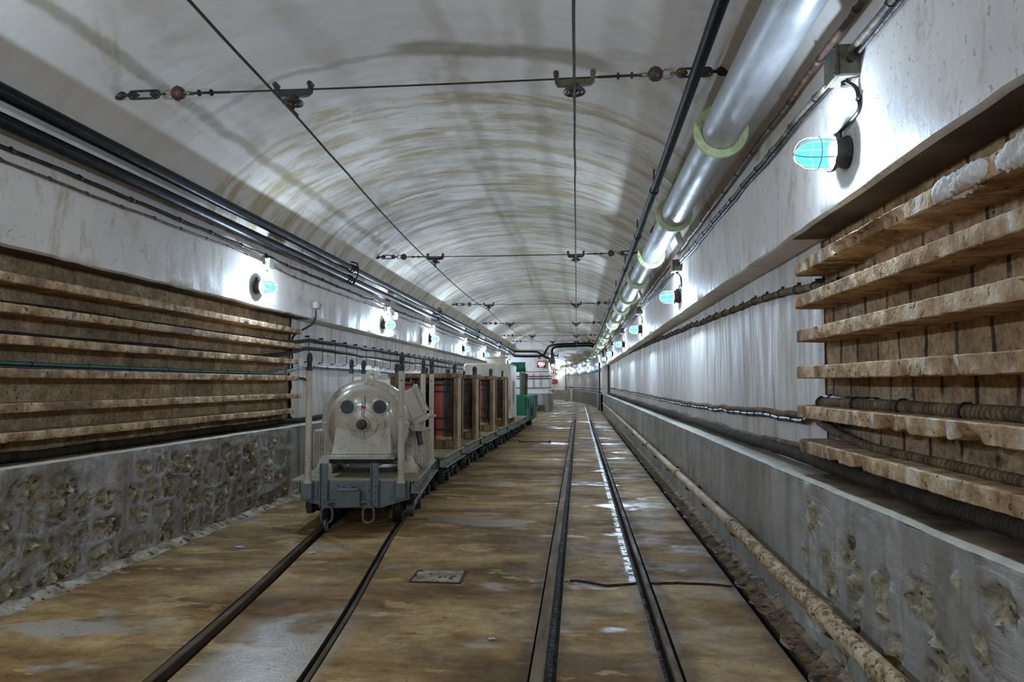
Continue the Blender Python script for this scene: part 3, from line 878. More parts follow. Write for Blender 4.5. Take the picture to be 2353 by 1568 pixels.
ROWR = [2.92, 7.72, 12.35, 17.05, 22.4, 27.0]
ROWL = [6.50, 10.92, 14.45, 18.75, 22.75, 27.0, 30.6]
first = True
def place_lamp(x, y, z, right, label, group, rz=None, w=LAMP_W):
    global first
    r = rz if rz is not None else (0 if right else PI)
    if first:
        o = LP; o.location = (x, y, z); o.rotation_euler = (0, 0, r); o['label'] = label; o['group'] = group; first = False
    else:
        o = copy_tree(LP, (x, y, z), r, label, group)
    d = Vector((-math.cos(r), -math.sin(r), 0))
    add_light(Vector((x, y, z)) + d * .11, w)
    return o
RLAB = ['large lit cage lamp on the right wall, nearest to the block recess', 'lit cage lamp on the right wall, second along from the shelf recess', 'lit cage lamp on the right wall, third along from the shelf recess',
        'lit cage lamp on the right wall, fourth along from the shelf recess', 'small distant lit lamp on the right wall, fifth along', 'most distant lit lamp on the straight right wall']
LLAB = ['lit cage lamp on the left wall above the end of the shelf recess', 'lit cage lamp on the left wall beside two small white boxes', 'lit cage lamp on the left wall just past a dark framed notice',
        'lit cage lamp on the left wall, fourth along from the shelf recess', 'lit lamp on the left wall seen just above the tank lid', 'lit lamp on the left wall behind the tank lid', 'last lit lamp on the left wall, above the tank corner']
box0 = None
def jbox(x, y, z, s, label, group, mat):
    t = thing('junction_box', label, 'junction box', (x, y, z), 0, group)
    m = MB(); sg = 1 if x > 0 else -1
    m.box((-sg * s * .36, 0, 0), (s * .72, s, s), None, .006); m.build('box_body', mat, t)
    m = MB(); m.box((-sg * s * .76, 0, 0), (s * .10, s * 1.06, s * 1.06), None, .004)
    for u in (-1, 1):
        for w in (-1, 1): m.cyl((-sg * s * .80, u * s * .42, w * s * .42), (-sg * s * .84, u * s * .42, w * s * .42), s * .05, 8)
    m.build('box_lid', mat, t)
    for (dy, dz) in ((1, 0), (-1, 0), (0, -1)):
        m = MB(); m.cyl((-sg * s * .35, dy * s * .48, dz * s * .48), (-sg * s * .35, dy * s * .66, dz * s * .66), s * .13, 10); m.build('cable_gland', MAT['blackiron'], t)
    return t
def dropc(pts, label, r=.008):
    t = thing('lamp_flex', label, 'cable', pts[0])
    p0 = Vector(pts[0])
    q = []
    P = [Vector(p) - p0 for p in pts]
    for i in range(len(P) - 1):
        for k in range(6):
            a = P[max(i - 1, 0)]; b = P[i]; c = P[i + 1]; d = P[min(i + 2, len(P) - 1)]; s = k / 6.0
            q.append(.5 * ((2 * b) + (c - a) * s + (2 * a - 5 * b + 4 * c - d) * s * s + (3 * b - a - 3 * c + d) * s ** 3))
    q.append(P[-1])
    m = MB(); m.tube(q, r, 8); m.build('flex', MAT['rubber'], t)
    m = MB(); mid = q[len(q) // 2]; m.box(mid, (.014, .035, .016), None, .003); m.build('cable_clip', MAT['blackiron'], t)
    return t
for i, y in enumerate(ROWR):
    place_lamp(XR + .004, y, 2.155, True, RLAB[i], 'lamps along the right wall', None, 22 if i == 0 else LAMP_W)
    jbox(XR + .004, y - .10 if i == 0 else y - .14, 2.47, .125, ('dark square junction box above the %s lamp of the right wall' % ('nearest' if i == 0 else ORD[i])), 'junction boxes of the right wall', MAT['brownbox'])
    if i < 4:
        yb = y - .10 if i == 0 else y - .14
        dropc([(XR - .045, yb, 2.40), (XR - .012, yb - .005, 2.365), (XR - .006, yb - .035, 2.30), (XR - .006, yb - .02, 2.24), (XR - .02, y + .035, 2.235)] if i else
              [(XR - .045, yb - .02, 2.40), (XR - .012, yb - .03, 2.37), (XR - .008, yb - .045, 2.32), (XR - .008, yb - .035, 2.27), (XR - .022, y + .034, 2.247)],
              'short black flex from junction box to the %s lamp of the right wall' % ('nearest' if i == 0 else ORD[i]))
for i, y in enumerate(ROWL):
    place_lamp(XL - .004, y, 2.15, False, LLAB[i], 'lamps along the left wall', None, 40 if i == 0 else LAMP_W)
    jbox(XL - .004, y + .16, 2.40, .11, 'pale junction box above the %s lamp of the left wall' % ('nearest' if i == 0 else ORD[i]), 'junction boxes of the left wall', MAT['greybox'])
# the rows carry on behind the viewpoint
for k, (x, y) in enumerate(((XR, -1.9), (XR, -6.6), (XL, 2.0), (XL, -2.5), (XL, -7.0))):
    place_lamp(x, y, 2.15, x > 0, 'lit cage lamp of the %s wall, %s behind the viewpoint' % ('right' if x > 0 else 'left', ['nearest', 'farther', 'just', 'middle', 'far'][k]), 'lamps behind the viewpoint', None, 76)

# --- clipped cables along the walls
def cable(name, label, pts, r, mat, clip=None, clipdir=(1, 0, 0), step=.10, wob=.006, seed=0, y1clip=16, rr=None, clipmat='blackiron', cat='cable', ring=False):
    """pts: (y, x, z) keys"""
    t = thing(name, label, cat, (pts[0][1], pts[0][0], pts[0][2]))
    o = Vector(t.location)
    m = MB(); P = []
    y0, y1 = pts[0][0], pts[-1][0]
    ys = frange(y0, min(y1, 14), step) + (frange(14, y1, .5)[1:] if y1 > 14 else [])
    if y0 > 14: ys = frange(y0, y1, .4)
    for y in ys:
        x, z = lerp_path(pts, y)
        P.append(Vector((x + wob * .4 * FB(y * 1.7, seed, 1, 3), y, z + wob * FB(y * 1.3, seed, 5, 3))) - o)
    rad = [r * (1 + .10 * FB(p.y * 6, seed, 2, 3)) for p in P]
    m.tube(P, rad, 10); m.build('cable_run', mat, t, smooth=80)
    if clip:
        y = y0 + clip * .5; k = 0
        while y < min(y1, y1clip) and k < 60:
            x, z = lerp_path(pts, y)
            c = Vector((x + wob * .4 * FB(y * 1.7, seed, 1, 3), y, z + wob * FB(y * 1.3, seed, 5, 3))) - o
            mm = MB()
            if ring: mm.tube(arc(c, r * 1.12, 0, 2 * PI, 10, (1, 0, 0), (0, 0, 1)), r * .22, 5, closed=True)
            else:
                mm.lathe([(r * 1.25, -.009), (r * 1.35, 0), (r * 1.25, .009)], c, (0, 1, 0), 10)
                mm.box(c + Vector(clipdir) * r * 1.2 + Vector((0, 0, r * 1.3)), (r * 2.2, .012, r * 1.4), None, .002)
            mm.build('cable_clip', MAT[clipmat], t)
            y += clip * (1 + .25 * FB(k * 1.3, seed, 3, 2)); k += 1
    return t
ZR = lambda x: x
cable('wall_cable', 'upper brown clipped cable along the right wall, just below the silver duct', [(1.2, XR - .035, 2.66), (2.9, XR - .03, 2.645), (4.3, XR - .03, 2.625), (7.5, XR - .03, 2.61), (13, XR - .03, 2.60), (29.5, XR - .03, 2.58)], .0125, MAT['redcable'], .42, (1, 0, 0), seed=1, wob=.014)
cable('wall_cable', 'lower dark twin cable on the right wall running into the lamp boxes', [(1.2, XR - .02, 2.54), (2.4, XR - .02, 2.525), (2.8, XR - .035, 2.515), (3.0, XR - .03, 2.49), (4.6, XR - .016, 2.515), (7.5, XR - .02, 2.50), (13, XR - .02, 2.49), (29.5, XR - .02, 2.47)], .0135, MAT['greycable'], .36, (1, 0, 0), seed=2, wob=.016)
cable('wall_cable', 'thin black cable tied against the lower twin cable of the right wall', [(1.2, XR - .012, 2.512), (2.4, XR - .012, 2.498), (2.8, XR - .02, 2.49), (3.0, XR - .02, 2.47), (4.6, XR - .012, 2.488), (7.5, XR - .012, 2.474), (13, XR - .012, 2.463), (24, XR - .012, 2.45)], .0085, MAT['blackiron'], None, seed=2, wob=.016)
cable('wall_cable', 'speckled brown clipped cable high on the left wall, under the black pipes', [(2.2, XL + .018, 2.50), (3.5, XL + .018, 2.50), (6.5, XL + .018, 2.487), (9, XL + .018, 2.47), (14, XL + .018, 2.46), (31, XL + .018, 2.44)], .0125, MAT['jute_dark'], .52, (-1, 0, 0), seed=4, wob=.016)
cable('wall_cable', 'thin red-brown clipped cable on the left wall leading to the lamp boxes', [(2.2, XL + .012, 2.418), (3.5, XL + .012, 2.418), (4.8, XL + .012, 2.428), (6.2, XL + .012, 2.425), (6.6, XL + .016, 2.415), (7.2, XL + .014, 2.385), (9, XL + .012, 2.38), (14, XL + .012, 2.37), (31, XL + .012, 2.34)], .0085, MAT['redcable'], .36, (-1, 0, 0), seed=5, wob=.012)
# right panel and ledge
xm = XRM - .02
cable('wrapped_cable', 'thick brown wrapped cable across the upper right panel, entering the recess', [(3.3, XRM - .05, 1.675), (3.62, XRM - .045, 1.70), (3.95, xm - .005, 1.745), (4.6, xm, 1.785), (6, xm, 1.82), (7.5, xm, 1.85), (13, xm, 1.935), (20, xm, 2.0), (29.5, xm, 2.04)], .021, MAT['jute'], .34, (1, 0, 0), seed=6, wob=.014)
cable('wrapped_cable', 'brown wrapped cable of the bundle along the middle of the right panel', [(3.50, XRM - .04, .985), (3.70, XRM - .035, 1.02), (3.95, xm, 1.05), (4.6, xm, 1.035), (6, xm, 1.02), (8, xm, .995), (11, xm, 1.0), (17, xm, 1.02), (29.5, xm, 1.05)], .020, MAT['jute'], None, seed=7, wob=.022)
cable('black_cable', 'glossy black cable tied to the brown bundle on the right panel', [(3.05, XRM - .045, 1.150), (3.45, XRM - .04, 1.155), (3.72, XRM - .035, 1.145), (3.85, xm - .01, 1.09), (4.0, xm - .01, 1.03), (4.6, xm - .012, 1.008), (6, xm - .01, .993), (8, xm - .01, .97), (11, xm - .01, .975), (24, xm - .01, 1.02)], .0125, MAT['rubber'], .22, (1, 0, 0), seed=7, wob=.022, ring=True, y1clip=9)
cable('wrapped_cable', 'thick banded brown cable lying on the second lowest right-hand shelf', [(1.0, XRM - .045, 1.130), (2.2, XRM - .045, 1.130), (3.0, XRM - .045, 1.131), (3.72, XRM - .05, 1.125)], .026, MAT['jute'], .42, (1, 0, 0), seed=8, wob=.004, ring=True)
cable('wrapped_cable', 'thinner brown cable sloping down from the bundle onto the lowest right-hand shelf', [(1.0, XRM - .06, .952), (2.6, XRM - .06, .953), (3.1, XRM - .055, .955), (3.35, XRM - .05, .972), (3.62, XRM - .045, 1.0), (3.8, XRM - .035, 1.022)], .0185, MAT['jute'], None, seed=9, wob=.003)
cable('ledge_cable', 'thick black tarred cable lying on the right ledge below the lowest shelf', [(1.0, XRM - .075, .822), (2.5, XRM - .075, .824), (3.6, XRM - .07, .826), (4.2, XRM - .06, .828), (5.5, XRM - .06, .818), (7, XRM - .06, .822), (10, XRM - .06, .818), (16, XRM - .06, .818), (29.5, XRM - .06, .82)], .034, MAT['jute_dark'], None, seed=10, wob=.012)
cable('ledge_cable', 'second brown wrapped cable behind the tarred one on the right ledge', [(3.0, XRM - .028, .845), (3.6, XRM - .026, .862), (4.3, XRM - .03, .868), (5.5, XRM - .03, .845), (7, XRM - .03, .85), (10, XRM - .03, .842), (16, XRM - .03, .845), (29.5, XRM - .03, .85)], .019, MAT['jute'], None, seed=11, wob=.02)
# left recess and panel
xl = XLM + .022
cable('wrapped_cable', 'dark lime-spattered cable on the second highest left shelf, continuing along the hooks', [(2.2, XLM + .06, 1.672), (5, XLM + .06, 1.672), (7.2, XLM + .055, 1.674), (7.9, XLM + .04, 1.70), (8.3, xl + .02, 1.742), (9, xl + .02, 1.75), (12, xl + .02, 1.75), (20, xl + .02, 1.74), (29, xl + .02, 1.74)], .021, MAT['jute_dark'], None, seed=12, wob=.012)
cable('wrapped_cable', 'smooth black cable on the third left shelf, continuing along the hooks', [(2.2, XLM + .055, 1.498), (5, XLM + .055, 1.499), (6.9, XLM + .055, 1.499), (7.5, XLM + .05, 1.545), (8.1, xl + .02, 1.63), (8.5, xl + .02, 1.65), (10, xl + .02, 1.64), (13, xl + .02, 1.625), (29, xl + .02, 1.62)], .021, MAT['jute_dark'], None, seed=13, wob=.014)
cable('green_cable', 'bright green cable running along the left shelves and the white panel', [(2.2, XLM + .10, 1.335), (4, XLM + .10, 1.334), (6, XLM + .09, 1.326), (7.0, XLM + .08, 1.33), (7.6, XLM + .05, 1.365), (8.1, xl, 1.42), (8.6, xl, 1.43), (10, xl, 1.425), (14, xl, 1.41), (29, xl, 1.40)], .0125, MAT['greencable'], .46, (-1, 0, 0), seed=14, wob=.004, ring=True, y1clip=12)
cable('black_cable', 'thin black cable tied under the green cable on the left shelves', [(2.2, XLM + .10, 1.313), (4, XLM + .10, 1.312), (6, XLM + .09, 1.307), (7.0, XLM + .08, 1.312), (7.6, XLM + .05, 1.347), (8.1, xl, 1.402), (8.6, xl, 1.412), (10, xl, 1.407), (14, xl, 1.392), (22, xl, 1.385)], .0095, MAT['rubber'], None, seed=14, wob=.004)
cable('ledge_cable', 'thick black cable lying on the left ledge behind the masonry', [(2.2, XLM + .06, .80), (5, XLM + .06, .80), (7, XLM + .06, .805), (9, XLM + .06, .80), (14, XLM + .06, .80), (29, XLM + .06, .80)], .030, MAT['jute_dark'], None, seed=15, wob=.02)

# hooks of the left panel
hp = thing('cable_hook', '', 'cable hook')
m = MB(); m.cyl((-.028, 0, .165), (.050, 0, .165), .011, 8); m.box((-.02, 0, .165), (.012, .035, .035), None, .004); m.build('wall_stud', MAT['blackiron'], hp)
m = MB(); m.tube([(.045, 0, .165), (.046, 0, .10), (.046, 0, -.13), (.036, 0, -.145), (.0, 0, -.147), (-.02, 0, -.147)], .0055, 6); m.sphere((.0, 0, -.147), .012, 8); m.build('hook_rod', MAT['blackiron'], hp)
hy = [8.24 + .463 * i for i in range(26)]
for i, y in enumerate(hy):
    lab = ('iron rod hook under two cables on the left panel, %s from the recess' % ORD[i])
    if i == 0: o = hp; o.location = (XLM, y, 1.625); o['label'] = lab; o['group'] = 'cable hooks on the left panel'
    else: copy_tree(hp, (XLM, y, 1.625), 0, lab, 'cable hooks on the left panel')

# white connection box with its black cable
t = thing('connection_box', 'white plastic connection box above the left recess end, with a red dot', 'connection box', (XL, 7.98, 2.14))
m = MB(); m.box((.035, .02, 0), (.07, .11, .085), None, .012); m.build('box_body', MAT['whitebox'], t)
m = MB(); m.lathe([(.0, .0), (.044, 0), (.044, .022), (.036, .028), (0, .028)], (.035, .075, 0), (0, 1, 0), 18); m.build('round_cap', MAT['whitebox'], t)
m = MB(); m.sphere((.071, .035, 0), .008, 8); m.build('red_dot', MAT['redpaint'], t)
m = MB(); m.cyl((.035, .0, -.042), (.035, 0, -.085), .011, 10); m.build('cable_gland', MAT['brassy'], t)
t = thing('black_cable', 'black cable curving down from the white connection box beside the shelf ends', 'cable', (XL, 7.98, 2.06))
P = [(.035, 0, 0), (.035, 0, -.05), (.02, -.03, -.13), (-.03, -.10, -.19), (-.10, -.18, -.25), (-.145, -.22, -.31), (-.155, -.225, -.40), (-.15, -.215, -.55), (-.15, -.21, -.70)]
m = MB(); q = []
V = [Vector(p) for p in P]
for i in range(len(V) - 1):
    a = V[max(i - 1, 0)]; b = V[i]; c = V[i + 1]; d = V[min(i + 2, len(V) - 1)]
    for k in range(5):
        s = k / 5.0
        q.append(.5 * ((2 * b) + (c - a) * s + (2 * a - 5 * b + 4 * c - d) * s * s + (3 * b - a - 3 * c + d) * s ** 3))
q.append(V[-1])
m.tube(q, .0125, 8); m.build('cable_run', MAT['rubber'], t, smooth=80)
for k in (7, 22, 32):
    m = MB(); m.box(q[k], (.03, .034, .018), None, .004); m.build('cable_clip', MAT['blackiron'], t)
t = thing('black_cable', 'lower black cable hanging beside the bottom left shelf ends', 'cable', (XLM + .02, 7.76, 1.25))
m = MB(); m.tube([(0, .13, .03), (0, .06, .05), (0, 0, .02)] + [(.006 * math.sin(i), .015 * math.sin(i * 1.3), -.04 * i) for i in range(1, 11)] + [(.02, .03, -.43)], .013, 8); m.build('cable_run', MAT['jute_dark'], t, smooth=80)
t = thing('black_cable', 'short black cable stub bending over beside the foremost wagon post', 'cable', (XLM + .02, 8.0, 1.25))
m = MB(); m.tube([(0, -.1, .03), (0, 0, .035), (.005, .15, .03), (.01, .26, .0), (.01, .30, -.05)], .013, 8); m.build('cable_run', MAT['jute_dark'], t, smooth=80)

# small boxes and notices by the left lamps
for k, (y, z, w, h, lab) in enumerate(((11.42, 2.19, .10, .10, 'small white switch box beside the second left lamp, lit by its glow'), (11.36, 2.04, .08, .09, 'small white switch box hanging lowest below the second left lamp'), (11.62, 2.36, .09, .13, 'pale upright switch box right of the second left junction box'))):
    t = thing('switch_box', lab, 'switch box', (XL, y, z))
    m = MB(); m.box((.035, 0, 0), (.07, w, h), None, .01); m.build('box_body', MAT['whitebox'], t)
    m = MB(); m.box((.074, .0, .0), (.012, w * .35, h * .3), None, .003); m.build('switch_lever', MAT['greybox'], t)
t = thing('notice_plate', 'narrow dark framed notice on the left wall before the third lamp', 'notice', (XL, 13.7, 2.16))
m = MB(); m.box((.012, 0, 0), (.024, .12, .30), None, .003); m.build('backing_plate', MAT['greybox'], t)
m = MB(); m.box((.026, .012, -.06), (.006, .075, .12), None, .001); m.build('white_panel', MAT['whitebox'], t)

# --- silver duct with flanges
FY = [2.35, 4.19, 6.25, 8.22, 10.05, 12.0, 13.9, 15.8, 17.7, 19.6, 21.5, 23.4, 25.3, 27.2, 29.1]
DX, DZ, DR = .845, 2.712, .112
t = thing('silver_duct', 'long silver ventilation duct with pale yellow flanges along the right vault', 'duct', (DX, 0, DZ))
m = MB(); m.tube([(0, y, 0) for y in frange(YB + .2, 31.5, 1.5)], DR, 40)
m.build('duct_tube', MAT['silver'], t, smooth=60)
m = MB()
for i, y in enumerate([-5, -1.3, .6] + FY):
    m = MB()
    m.lathe([(DR + .002, -.014), (DR + .045, -.014), (DR + .047, -.012), (DR + .047, -.002), (DR + .045, 0), (DR + .045, .002), (DR + .047, .004), (DR + .047, .012), (DR + .045, .014), (DR + .002, .014)], (0, y, 0), (0, 1, 0), 40, False)
    fl = m.build('flange', MAT['flange'], t, smooth=30)
    m = MB()
    for k in range(10):
        a = 2 * PI * (k + .35) / 10
        p = Vector(((DR + .026) * math.cos(a), y, (DR + .026) * math.sin(a)))
        m.lathe([(.0, .012), (.011, .012), (.011, 0), (.0115, -.05), (.0, -.05)], p + Vector((0, -.010 - .0, 0)), (0, -1, 0), 6)
        m.v[-1] = m.v[-1]
    m.build('bolt', MAT['flange'], fl)
for y in (7.1, 11, 15, 19, 23, 27):
    m = MB(); m.tube(arc((0, y, 0), DR + .006, PI * .05, PI * .95, 16, (1, 0, 0), (0, 0, 1)), .010, 6); m.cyl((0, y, DR), (.0, y, vz(DX) - DZ + .01), .012, 8)
    m.build('hanger_strap', MAT['blackiron'], t)

# --- black pipes
def blackpipe(label, pts, r, n=16, extra=None):
    t = thing('black_pipe', label, 'pipe', pts[0]); o = Vector(pts[0])
    m = MB(); P = [Vector(p) - o for p in pts]
    m.tube(P, r, n); m.build('pipe_run', MAT['blackpipe'], t, smooth=60)
    return t, o
P = [(.655, YB + .3, 2.99), (.66, 2, 2.99), (.668, 3.4, 2.985), (.675, 4.2, 2.98), (.685, 6.4, 2.955), (.70, 9, 2.945), (.70, 14, 2.925), (.70, 20, 2.92), (.70, 28.6, 2.92)] + [(.70, 28.9, 2.91), (.69, 29.05, 2.87)]
t, o = blackpipe('glossy black pipe along the right vault, left of the silver duct', P, .034)
for y in (6.35, 8.3, 10.6, 13.2, 16, 19, 22, 25):
    x, z = lerp_path([(p[1], p[0], p[2]) for p in P[:-2]], y)
    m = MB(); m.lathe([(.036, -.02), (.042, -.015), (.042, .015), (.036, .02)], Vector((x, y, z)) - o, (0, 1, 0), 14, False); m.box(Vector((x + .03, y, z + .03)) - o, (.03, .022, .05), None, .004); m.cyl(Vector((x, y, z + .03)) - o, Vector((x, y, vz(x) + .01)) - o, .008, 8)
    m.build('pipe_clamp', MAT['blackiron'], t)
LPY = [9.0, 14.8, 20.6, 26.4]
PU = [(-2.975, y, 2.735) for y in frange(YB + .3, 31, 2.5)]
tu, ou = blackpipe('upper of two glossy black pipes along the left vault', PU, .045)
PD = [(-3.005, y, 2.598) for y in frange(YB + .3, 31, 2.5)]
td, od = blackpipe('lower of two glossy black pipes along the left vault', PD, .042)
for k, y in enumerate(LPY):
    for (tt, oo, x, z, r) in ((tu, ou, -2.975, 2.735, .045), (td, od, -3.005, 2.598, .042)):
        m = MB(); c = Vector((x, y, z)) - oo
        m.lathe([(r + .001, -.03), (r + .012, -.024), (r + .012, .024), (r + .001, .03)], c, (0, 1, 0), 16, False)
        m.lathe([(r + .001, -.10), (r + .008, -.095), (r + .008, -.06), (r + .001, -.055)], c, (0, 1, 0), 16, False)
        m.build('pipe_sleeve', MAT['blackpipe'], tt)
    t = thing('pipe_hook', 'black iron J hook carrying the two left pipes, %s along the vault' % ('nearest' if k == 0 else ORD[k]), 'pipe hook', (-2.975, y + .08, 2.735), 0, 'pipe hooks on the left vault')
    m = MB()
    m.tube([(-.04, 0, .11), (.045, 0, .085), (.062, 0, .0), (.050, 0, -.10)] + arc((-.030, 0, -.137), .052, .3, -PI * .75, 8, (1, 0, 0), (0, 0, 1)), .011, 8)
    m.build('hook_bar', MAT['blackiron'], t)
    m = MB(); m.tube(arc((0, 0, 0), .050, -PI * .1, PI * 1.1, 12, (1, 0, 0), (0, 0, 1)), .010, 6); m.box((.05, 0, .03), (.03, .03, .03), None, .005); m.build('hook_clamp', MAT['blackiron'], t)

# --- pipe along the foot of the right wall
t = thing('floor_pipe', 'rusty tan pipe on brackets along the foot of the right wall', 'pipe', (1.0, 4.82, .29))
def fz(y): return lerp_path([(1, .255), (3.0, .265), (4.85, .29), (7, .30), (10, .315), (18, .36), (30, .40)], y)[0] - .29
m = MB(); m.tube([(0, y - 4.82, fz(y)) for y in frange(1.2, 4.84, .12)], .040, 18)
o1 = m.build('pipe_section', MAT['rustpipe'], t, smooth=60); o1['label'] = 'near rust-speckled pipe section'
m = MB(); m.tube([(0, y - 4.82, fz(y)) for y in frange(4.80, 29.6, .6)], .036, 18)
o2 = m.build('pipe_section', MAT['tanpipe'], t, smooth=60); o2['label'] = 'far smoother tan pipe section'
for y in (3.12, 4.82, 7.4, 10.5, 13.5):
    m = MB(); m.lathe([(.041, -.045), (.047, -.04), (.047, .04), (.041, .045)], (0, y - 4.82, fz(y)), (0, 1, 0), 18, False); m.build('pipe_sleeve', MAT['rustpipe'], t)
for y in (2.95, 4.70, 5.75, 6.6, 8.0, 9.3, 11, 13, 15):
    z = fz(y)
    m = MB(); m.tube([(.10, y - 4.82, z + .0), (.03, y - 4.82, z - .035)] + arc((0, y - 4.82, z), .044, -.9, -2.6, 6, (1, 0, 0), (0, 0, 1)), .009, 6); m.box((.07, y - 4.82, z - .02), (.06, .012, .035), None, .002)
    m.build('pipe_bracket', MAT['rust'], t)

# --- span wires, hangers and trolley wires
WZ = 3.03
SPAN = [4.08, 9.78, 15.85, 20.95, 26.35, 30.0]
WXL = [(-9, -1.2), (0, -1.45), (4.08, -1.735), (5.2, -1.78), (9.78, -2.02), (15.85, -2.03), (20.95, -2.04), (26.35, -1.73), (30.0, -1.10), (33, -.2)]
def wlx(y):
    for i in range(len(WXL) - 1):
        if WXL[i][0] <= y <= WXL[i + 1][0]:
            q = (y - WXL[i][0]) / (WXL[i + 1][0] - WXL[i][0]); return WXL[i][1] + q * (WXL[i + 1][1] - WXL[i][1])
    return WXL[-1][1]
def wrx(y): return -.016 - .0028 * (y - 4)
SNM = ['nearest', 'second nearest', 'third nearest', 'fourth nearest', 'fifth nearest', 'farthest']
XA0, XA1 = -2.90, .88
def oval(m, c, ax, L, W, r, n=14, up=(0, 0, 1)):
    """chain link / turnbuckle frame along axis ax"""
    ax = Vector(ax).normalized(); upv = Vector(up)
    pts = []
    for i in range(n):
        a = 2 * PI * i / n
        x = math.copysign(max(0, L / 2 - W / 2), math.cos(a)) if abs(math.cos(a)) > 1e-6 else 0
        pts.append(Vector(c) + ax * (x + W / 2 * math.cos(a)) + upv * (W / 2 * math.sin(a)))
    m.tube(pts, r, 6, closed=True)
def span(k, y):
    t = thing('span_wire', 'span wire stretched across the vault with two round insulators, %s' % SNM[k], 'span wire', (XC, y, WZ), 0, 'span wires across the vault')
    sag = lambda x: -.012 * math.sin(PI * (x - XA0) / (XA1 - XA0)) - (.02 if k == 0 else 0) * (1 - (x - XA0) / (XA1 - XA0)) * 0
    L = lambda x, dz=0: Vector((x - XC, 0, sag(x) + dz))
    m = MB(); m.tube([L(x) for x in frange(-2.40, .16, .2)], .0058, 8); m.build('steel_rope', MAT['wire'], t, smooth=60)
    for (sx, xa, dr) in (('left', XA0, 1), ('right', XA1, -1)):
        m = MB(); m.tube([L(xa - dr * .06), L(xa), L(xa + dr * .10)], .010, 8); m.sphere(L(xa + dr * .035), .030, 10, (1.5, 1, 1)); m.build('anchor_eye', MAT['blackiron'], t)
        m = MB(); oval(m, L(xa + dr * .20), (1, 0, 0), .20, .05, .0075); m.cyl(L(xa + dr * .09), L(xa + dr * .165), .008, 8); m.cyl(L(xa + dr * .24), L(xa + dr * .34), .008, 8)
        m.box(L(xa + dr * .135), (.04, .03, .03), None, .006); m.box(L(xa + dr * .265), (.04, .03, .03), None, .006)
        m.build('turnbuckle', MAT['blackiron'] if sx == 'left' else MAT['brassy'], t)
        m = MB(); oval(m, L(xa + dr * .355), (1, 0, 0), .065, .05, .007); m.build('shackle', MAT['galv'], t); m = MB(); oval(m, L(xa + dr * .495), (1, 0, 0), .06, .042, .006, up=(0, 1, 0)); m.build('shackle', MAT['galv'], t)
        m = MB(); m.sphere(L(xa + dr * .425), .045, 16); m.lathe([(.0452, -.004), (.049, 0), (.0452, .004)], L(xa + dr * .425), (1, 0, 0), 18, False); m.build('strain_insulator', MAT['porcelain'], t, smooth=60)
        m = MB(); m.cyl(L(xa + dr * .50), L(xa + dr * .76), .0085, 8)
        for q in (.56, .64): m.lathe([(.010, -.008), (.020, -.005), (.020, .005), (.010, .008)], L(xa + dr * q), (1, 0, 0), 10, False)
        m.build('rope_clamp', MAT['wire'], t)
    return t
def hanger(label, x, y, mat, grp):
    t = thing('wire_hanger', label, 'wire hanger', (x, y, WZ), 0, grp)
    m = MB()
    m.prism([(-.115, -.03), (-.10, -.055), (-.02, -.060), (.02, -.060), (.095, -.052), (.12, -.03), (.12, .012), (.10, .012), (.095, -.018), (-.09, -.018), (-.095, .012), (-.115, .012)], .03, R3(PI / 2), (0, .015, 0))
    for u in (-.107, .110): m.cyl((u, -.022, .02), (u, .022, .02), .017, 10); m.cyl((u, -.03, .02), (u, .03, .02), .006, 8)
    m.build('hanger_yoke', mat, t)
    m = MB()
    m.lathe([(.022, -.045), (.030, -.065), (.062, -.082), (.068, -.092), (.064, -.098), (.050, -.092), (.040, -.098), (.030, -.092), (.018, -.10), (.0, -.10)], (0, 0, 0), (0, 0, 1), 22, False)
    m.build('insulator_bell', MAT['porcelain'], t)
    m = MB(); m.cyl((0, 0, -.09), (0, 0, -.13), .011, 8); m.box((0, 0, -.140), (.012, .16, .02), None, .004); m.build('wire_ear', mat, t)
    return t
for k, y in enumerate(SPAN):
    span(k, y)
    hanger('hanger on the %s span wire, holding the bent left trolley wire' % SNM[k], wlx(y), y, MAT['blackiron'], 'hangers of the left trolley wire')
    hanger('hanger on the %s span wire, holding the straight right trolley wire' % SNM[k], wrx(y), y, MAT['brassy'] if k == 0 else MAT['blackiron'], 'hangers of the right trolley wire')
def trolley(label, fx, y0, y1, mat):
    ys = sorted(set(frange(y0, y1, .25) + [y for y in SPAN]))
    t = thing('trolley_wire', label, 'trolley wire', (fx(4), 4, WZ - .15)); o = Vector(t.location)
    def z(y):
        ks = [-7, -1.5] + SPAN + [36]
        for a, b in zip(ks[:-1], ks[1:]):
            if a <= y <= b:
                q = (y - a) / (b - a); return WZ - .150 - .05 * math.sin(PI * q) ** 1 * (b - a) / 6
        return WZ - .15
    zo = z
    z = lambda y: zo(y) - (.07 * smooth01(y, 27.5, 29) if y > 27.5 else 0)
    m = MB(); m.tube([Vector((fx(y) + .004 * FB(y * 2, 3, 1, 3), y, z(y))) - o for y in ys], .0075, 8); m.build('copper_wire', mat, t, smooth=60)
trolley('bent dark trolley wire over the train track, on the left', wlx, YB + .3, 30.0, MAT['wire'])
trolley('straight trolley wire over the empty track', wrx, YB + .3, 42, MAT['wire'])
